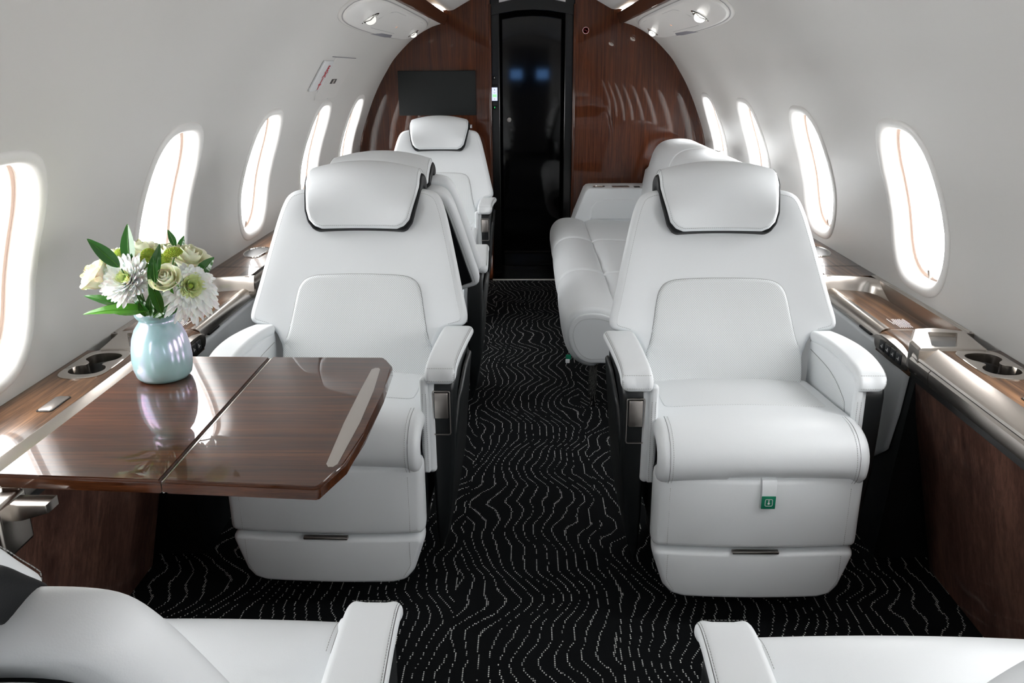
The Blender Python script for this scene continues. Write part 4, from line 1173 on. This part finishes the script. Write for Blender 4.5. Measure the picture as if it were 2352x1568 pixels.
# ================================================================== OVERHEAD SERVICE PANELS
def s_of_x(x):
    lo, hi = s_of_z(1.2), WP.L
    for _ in range(40):
        m_ = (lo + hi) / 2
        if WP.at(m_)[0] > x: lo = m_
        else: hi = m_
    return lo
def service_panel(side):
    sn = 'left' if side < 0 else 'right'
    t = thing('overhead_service_panel', 'white overhead panel with reading lamps on the %s ceiling slope%s' % (sn, ', both lamps brightly lit' if side > 0 else ', its lamps dim'), 'service panel', (0, 0, 0), 0, 'overhead service panels')
    sa, sb = s_of_x(.728), s_of_x(.547)
    sm = (sa + sb) / 2; hb = (sb - sa) / 2; yc = 4.02; ha = 1.02
    ol = [(yc - ha * .98, sm + hb * .10), (yc - ha * .98, sm + hb * .45), (yc - ha * .80, sm + hb * .92), (yc - ha * .6, sm + hb), (yc, sm + hb * .98), (yc + ha * .55, sm + hb * .92), (yc + ha * .9, sm + hb * .60), (yc + ha, sm + hb * .1), (yc + ha * .98, sm - hb * .5), (yc + ha * .85, sm - hb * .92),
          (yc + ha * .4, sm - hb), (yc - ha * .3, sm - hb * .97), (yc - ha * .75, sm - hb * .80), (yc - ha * .92, sm - hb * .45)]
    ol = chaikin(ol, 2)
    def f(u, v, h): return wallpt(side, u, v, h)
    puff('panel_surround', offset_ring(resample(ol, 120), -.012), f, M['wall'], t, tf=.010, tb=0, r=.012, n=120, back=False, nin=8)
    puff('panel_groove', offset_ring(resample(ol, 120), -.003), f, M['groove'], t, tf=.0112, tb=0, r=.002, n=120, back=False, nin=8)
    puff('lamp_panel', ol, f, M['bezel'], t, tf=.020, tb=0, r=.014, n=120, back=False, nin=10)
    # joints of the oxygen mask door
    seamp = resample(rrect(3.62, sm - hb * .62, 4.62, sm + hb * .72, (.05, .05, .05, .05)), 100)
    MB().tube([f(y, s, .0202) for y, s in seamp + seamp[:1]], .0006, 5).build('door_joint', M['greylabel'], t)
    # grey label
    puff('grey_label', [(3.84, sa + .004), (4.05, sa + .024), (4.34, sa + .028), (4.36, sa + .010), (4.22, sa + .003)], f, M['greylabel'], t, tf=.0008, tb=0, r=.002, h0=.0198, back=False, n=60)
    # reading lamps
    for (y, x, R) in ((3.47, .655, .034), (4.82, .665, .028)):
        s = s_of_x(x); c = Vector(f(y, s, .018)); nrm = (Vector(f(y, s, 1)) - Vector(f(y, s, 0))).normalized()
        aim = (nrm + Vector((0, -.9, -.25))).normalized()
        o = MB(); o.lathe([(R * 1.25, -.002), (R * 1.25, .004), (R * 1.05, .006), (R * .98, .0)], tuple(c), 28, nrm)
        for k_ in range(7):
            a, b, _ = frame(nrm); u_ = (k_ - 3) * R * .28
            o.tube([tuple(c + a * u_ + b * (-R * .8) + nrm * .006), tuple(c + a * u_ + nrm * .012), tuple(c + a * u_ + b * R * .8 + nrm * .006)], .0018, 6)
        lm = o.build('reading_lamp', M['chrome'], t)
        if side > 0:
            MB().lathe([(0, .014), (R * .62, .012), (R * .66, .004)], tuple(c + aim * .006), 24, aim).build('lamp_lens', M['lamp'], lm)
        else:
            MB().lathe([(0, .014), (R * .62, .012), (R * .66, .004)], tuple(c + aim * .006), 24, aim).build('lamp_lens', M['lampdim'], lm)
    s = s_of_x(.659); MB().lathe([(0, .0212), (.006, .021), (.006, .019)], f(4.18, s, 0), 12, (-side * .5, 0, -.85)).build('indicator', M['amber'], t)
service_panel(-1); service_panel(1)

# ================================================================== EXIT PLACARD on the left wall
def wall_text(txt, y, s, size, side, mat, name, parent, off):
    cu = bpy.data.curves.new('t', 'FONT'); cu.body = txt; cu.size = size; cu.align_x = 'CENTER'; cu.align_y = 'CENTER'; cu.offset = .0019; cu.extrude = 0
    o = bpy.data.objects.new('t', cu); COL.objects.link(o); bpy.context.view_layer.update()
    me = bpy.data.meshes.new_from_object(o.evaluated_get(bpy.context.evaluated_depsgraph_get()))
    V_ = [wallpt(side, y + v.co.x * (1 if side < 0 else -1), s + v.co.y, off) for v in me.vertices]; F_ = [tuple(p.vertices) for p in me.polygons]
    bpy.data.objects.remove(o); bpy.data.curves.remove(cu); bpy.data.meshes.remove(me)
    return V_, F_
def exit_sign():
    t = thing('exit_placard', 'clear placard with red EXIT letters on the left wall above the windows', 'exit sign', (0, 0, 0))
    s0, s1 = s_of_z(1.218), s_of_z(1.338)
    f = lambda u, v, h: wallpt(-1, u, v, h)
    puff('placard_plate', rrect(3.50, s0, 3.665, s1, .008), f, M['placard'], t, tf=.004, tb=.006, r=.004, h0=.006, n=100)
    V_, F_ = [], []
    for i, ch in enumerate('EXIT'):
        y = 3.612; s = s_of_z(1.309) - i * (s_of_z(1.309) - s_of_z(1.236)) / 3
        a, b = wall_text(ch, y, s, .035, -1, None, '', None, .0108)
        # widen along the cabin as the lettering is foreshortened
        a = [(p[0], y + (p[1] - y) * 2.1, p[2]) for p in a]
        n = len(V_); V_ += a; F_ += [tuple(i_ + n for i_ in q) for q in b]
    mobj('exit_letters', V_, F_, M['red'], t, False)
    h = thing('emergency_hatch', 'pale emergency hatch cover with a small dark vent beside the EXIT placard', 'hatch', (0, 0, 0))
    hs0, hs1 = s_of_z(1.175), s_of_z(1.352)
    puff('hatch_cover', rrect(3.68, hs0, 4.11, hs1, .015), f, M['wall'], h, tf=.004, tb=0, r=.003, back=False, n=120)
    MB().tube([f(3.60, hs1 + .001, .004), f(4.09, hs1 - .001, .004)], .0016, 6).build('hatch_gap', M['greylabel'], h)
    v0, v1 = s_of_z(1.242), s_of_z(1.262)
    puff('vent', rrect(3.83, v0, 3.93, v1, .003), f, M['well'], h, tf=.0012, tb=0, r=.001, h0=.004, back=False, n=60)
    puff('vent_slat', rrect(3.865, v0 + .002, 3.89, v1 - .002, .002), f, M['metalz'], h, tf=.001, tb=0, r=.001, h0=.0053, back=False, n=40)
    MB().tube([f(3.80, s_of_z(1.184), .001), f(3.95, s_of_z(1.174), .001)], .0014, 6).build('hatch_gap', M['greylabel'], h)
exit_sign()

# ================================================================== BULKHEAD FITTINGS
tv = thing('television_screen', 'flat black television screen mounted on the left wooden bulkhead panel', 'television', (0, 0, 0))
MB().box((-.812, BY - .022, 1.030), (-.341, BY, 1.290), .003).build('screen_case', M['screen'], tv)
MB().box((-.808, BY - .0232, 1.034), (-.345, BY - .0218, 1.286)).build('screen_glass', M['screen'], tv, smooth=False)
ct = thing('control_screen', 'small lit lavender control screen on the black door frame', 'control screen', (0, 0, 0))
cy_ = BY + .054
px0 = -.243
MB().box((-.2505, cy_ - .006, 1.105), (-.2095, cy_ + .002, 1.205), .002).build('bezel', M['screen'], ct)
MB().box((-.2465, cy_ - .0072, 1.112), (-.2135, cy_ - .0058, 1.190)).build('display', M['screenlit'], ct, smooth=False)
MB().box((-.243, cy_ - .0080, 1.133), (-.217, cy_ - .0070, 1.150)).build('display_field', M['screengrn'], ct, smooth=False)
MB().box((-.2315, cy_ - .0080, 1.172), (-.2285, cy_ - .0070, 1.182)).box((-.236, cy_ - .0080, 1.158), (-.225, cy_ - .0070, 1.160)).box((-.236, cy_ - .0080, 1.121), (-.226, cy_ - .0070, 1.123)).build('display_marks', M['button'], ct, smooth=False)
for z, mk, lb in ((1.235, 'greytxt', 'small square black switch above the lit control screen'), (1.060, 'greendot', 'small square black switch with a green light below the control screen')):
    b_ = thing('wall_switch', lb, 'switch', (0, 0, 0))
    MB().box((-.241, cy_ - .004, z), (-.219, cy_ + .002, z + .024), .002).build('switch_plate', M['screen'], b_)
    MB().box((-.2315, cy_ - .0052, z + .008), (-.2285, cy_ - .0038, z + .016)).build('switch_light', M[mk], b_, smooth=False)
ns = thing('no_smoking_sign', 'small round no smoking sign on the right wooden bulkhead panel', 'sign', (0, 0, 0))
cns = (.318, BY, 1.512)
MB().lathe([(0, .003), (.019, .003), (.0195, 0)], cns, 32, (0, -1, 0)).build('sign_disc', M['greytxt'], ns)
MB().lathe([(.0150, .0035), (.0150, .0042), (.0172, .0042), (.0172, .0035)], cns, 32, (0, -1, 0)).build('sign_ring', M['red'], ns)
m1 = MB().box((-.009, -.0046, -.0015), (.009, -.0034, .0015)); m1.v = [(x + cns[0], y + BY, z + cns[2]) for x, y, z in m1.v]; m1.build('cigarette', M['button'], ns, smooth=False)
m1 = MB().box((-.0125, -.0050, -.0011), (.0125, -.0040, .0011), mtx=Matrix.Rotation(math.radians(40), 4, 'Y')); m1.v = [(x + cns[0], y + BY, z + cns[2]) for x, y, z in m1.v]; m1.build('slash', M['red'], ns, smooth=False)
pc = thing('pictogram_sticker', 'small blue and white pictogram sticker on the bulkhead below the television', 'sticker', (0, 0, 0))
MB().box((-.402, BY - .001, .952), (-.369, BY, .974)).build('sticker_base', M['greylabel'], pc, smooth=False)
m1 = MB(); y_ = BY - .0016
for q in (((-.400, .954), (-.397, .954), (-.397, .972), (-.400, .972)), ((-.400, .972), (-.397, .972), (-.386, .956), (-.389, .954)), ((-.386, .972), (-.383, .972), (-.386, .962), (-.389, .962)), ((-.381, .954), (-.378, .954), (-.378, .966), (-.381, .966)), ((-.375, .954), (-.372, .954), (-.372, .972), (-.375, .972))):
    m1.add([(x, y_, z) for x, z in q], [(0, 1, 2, 3)])
m1.build('sticker_print', M['greytxt'], pc, smooth=False)
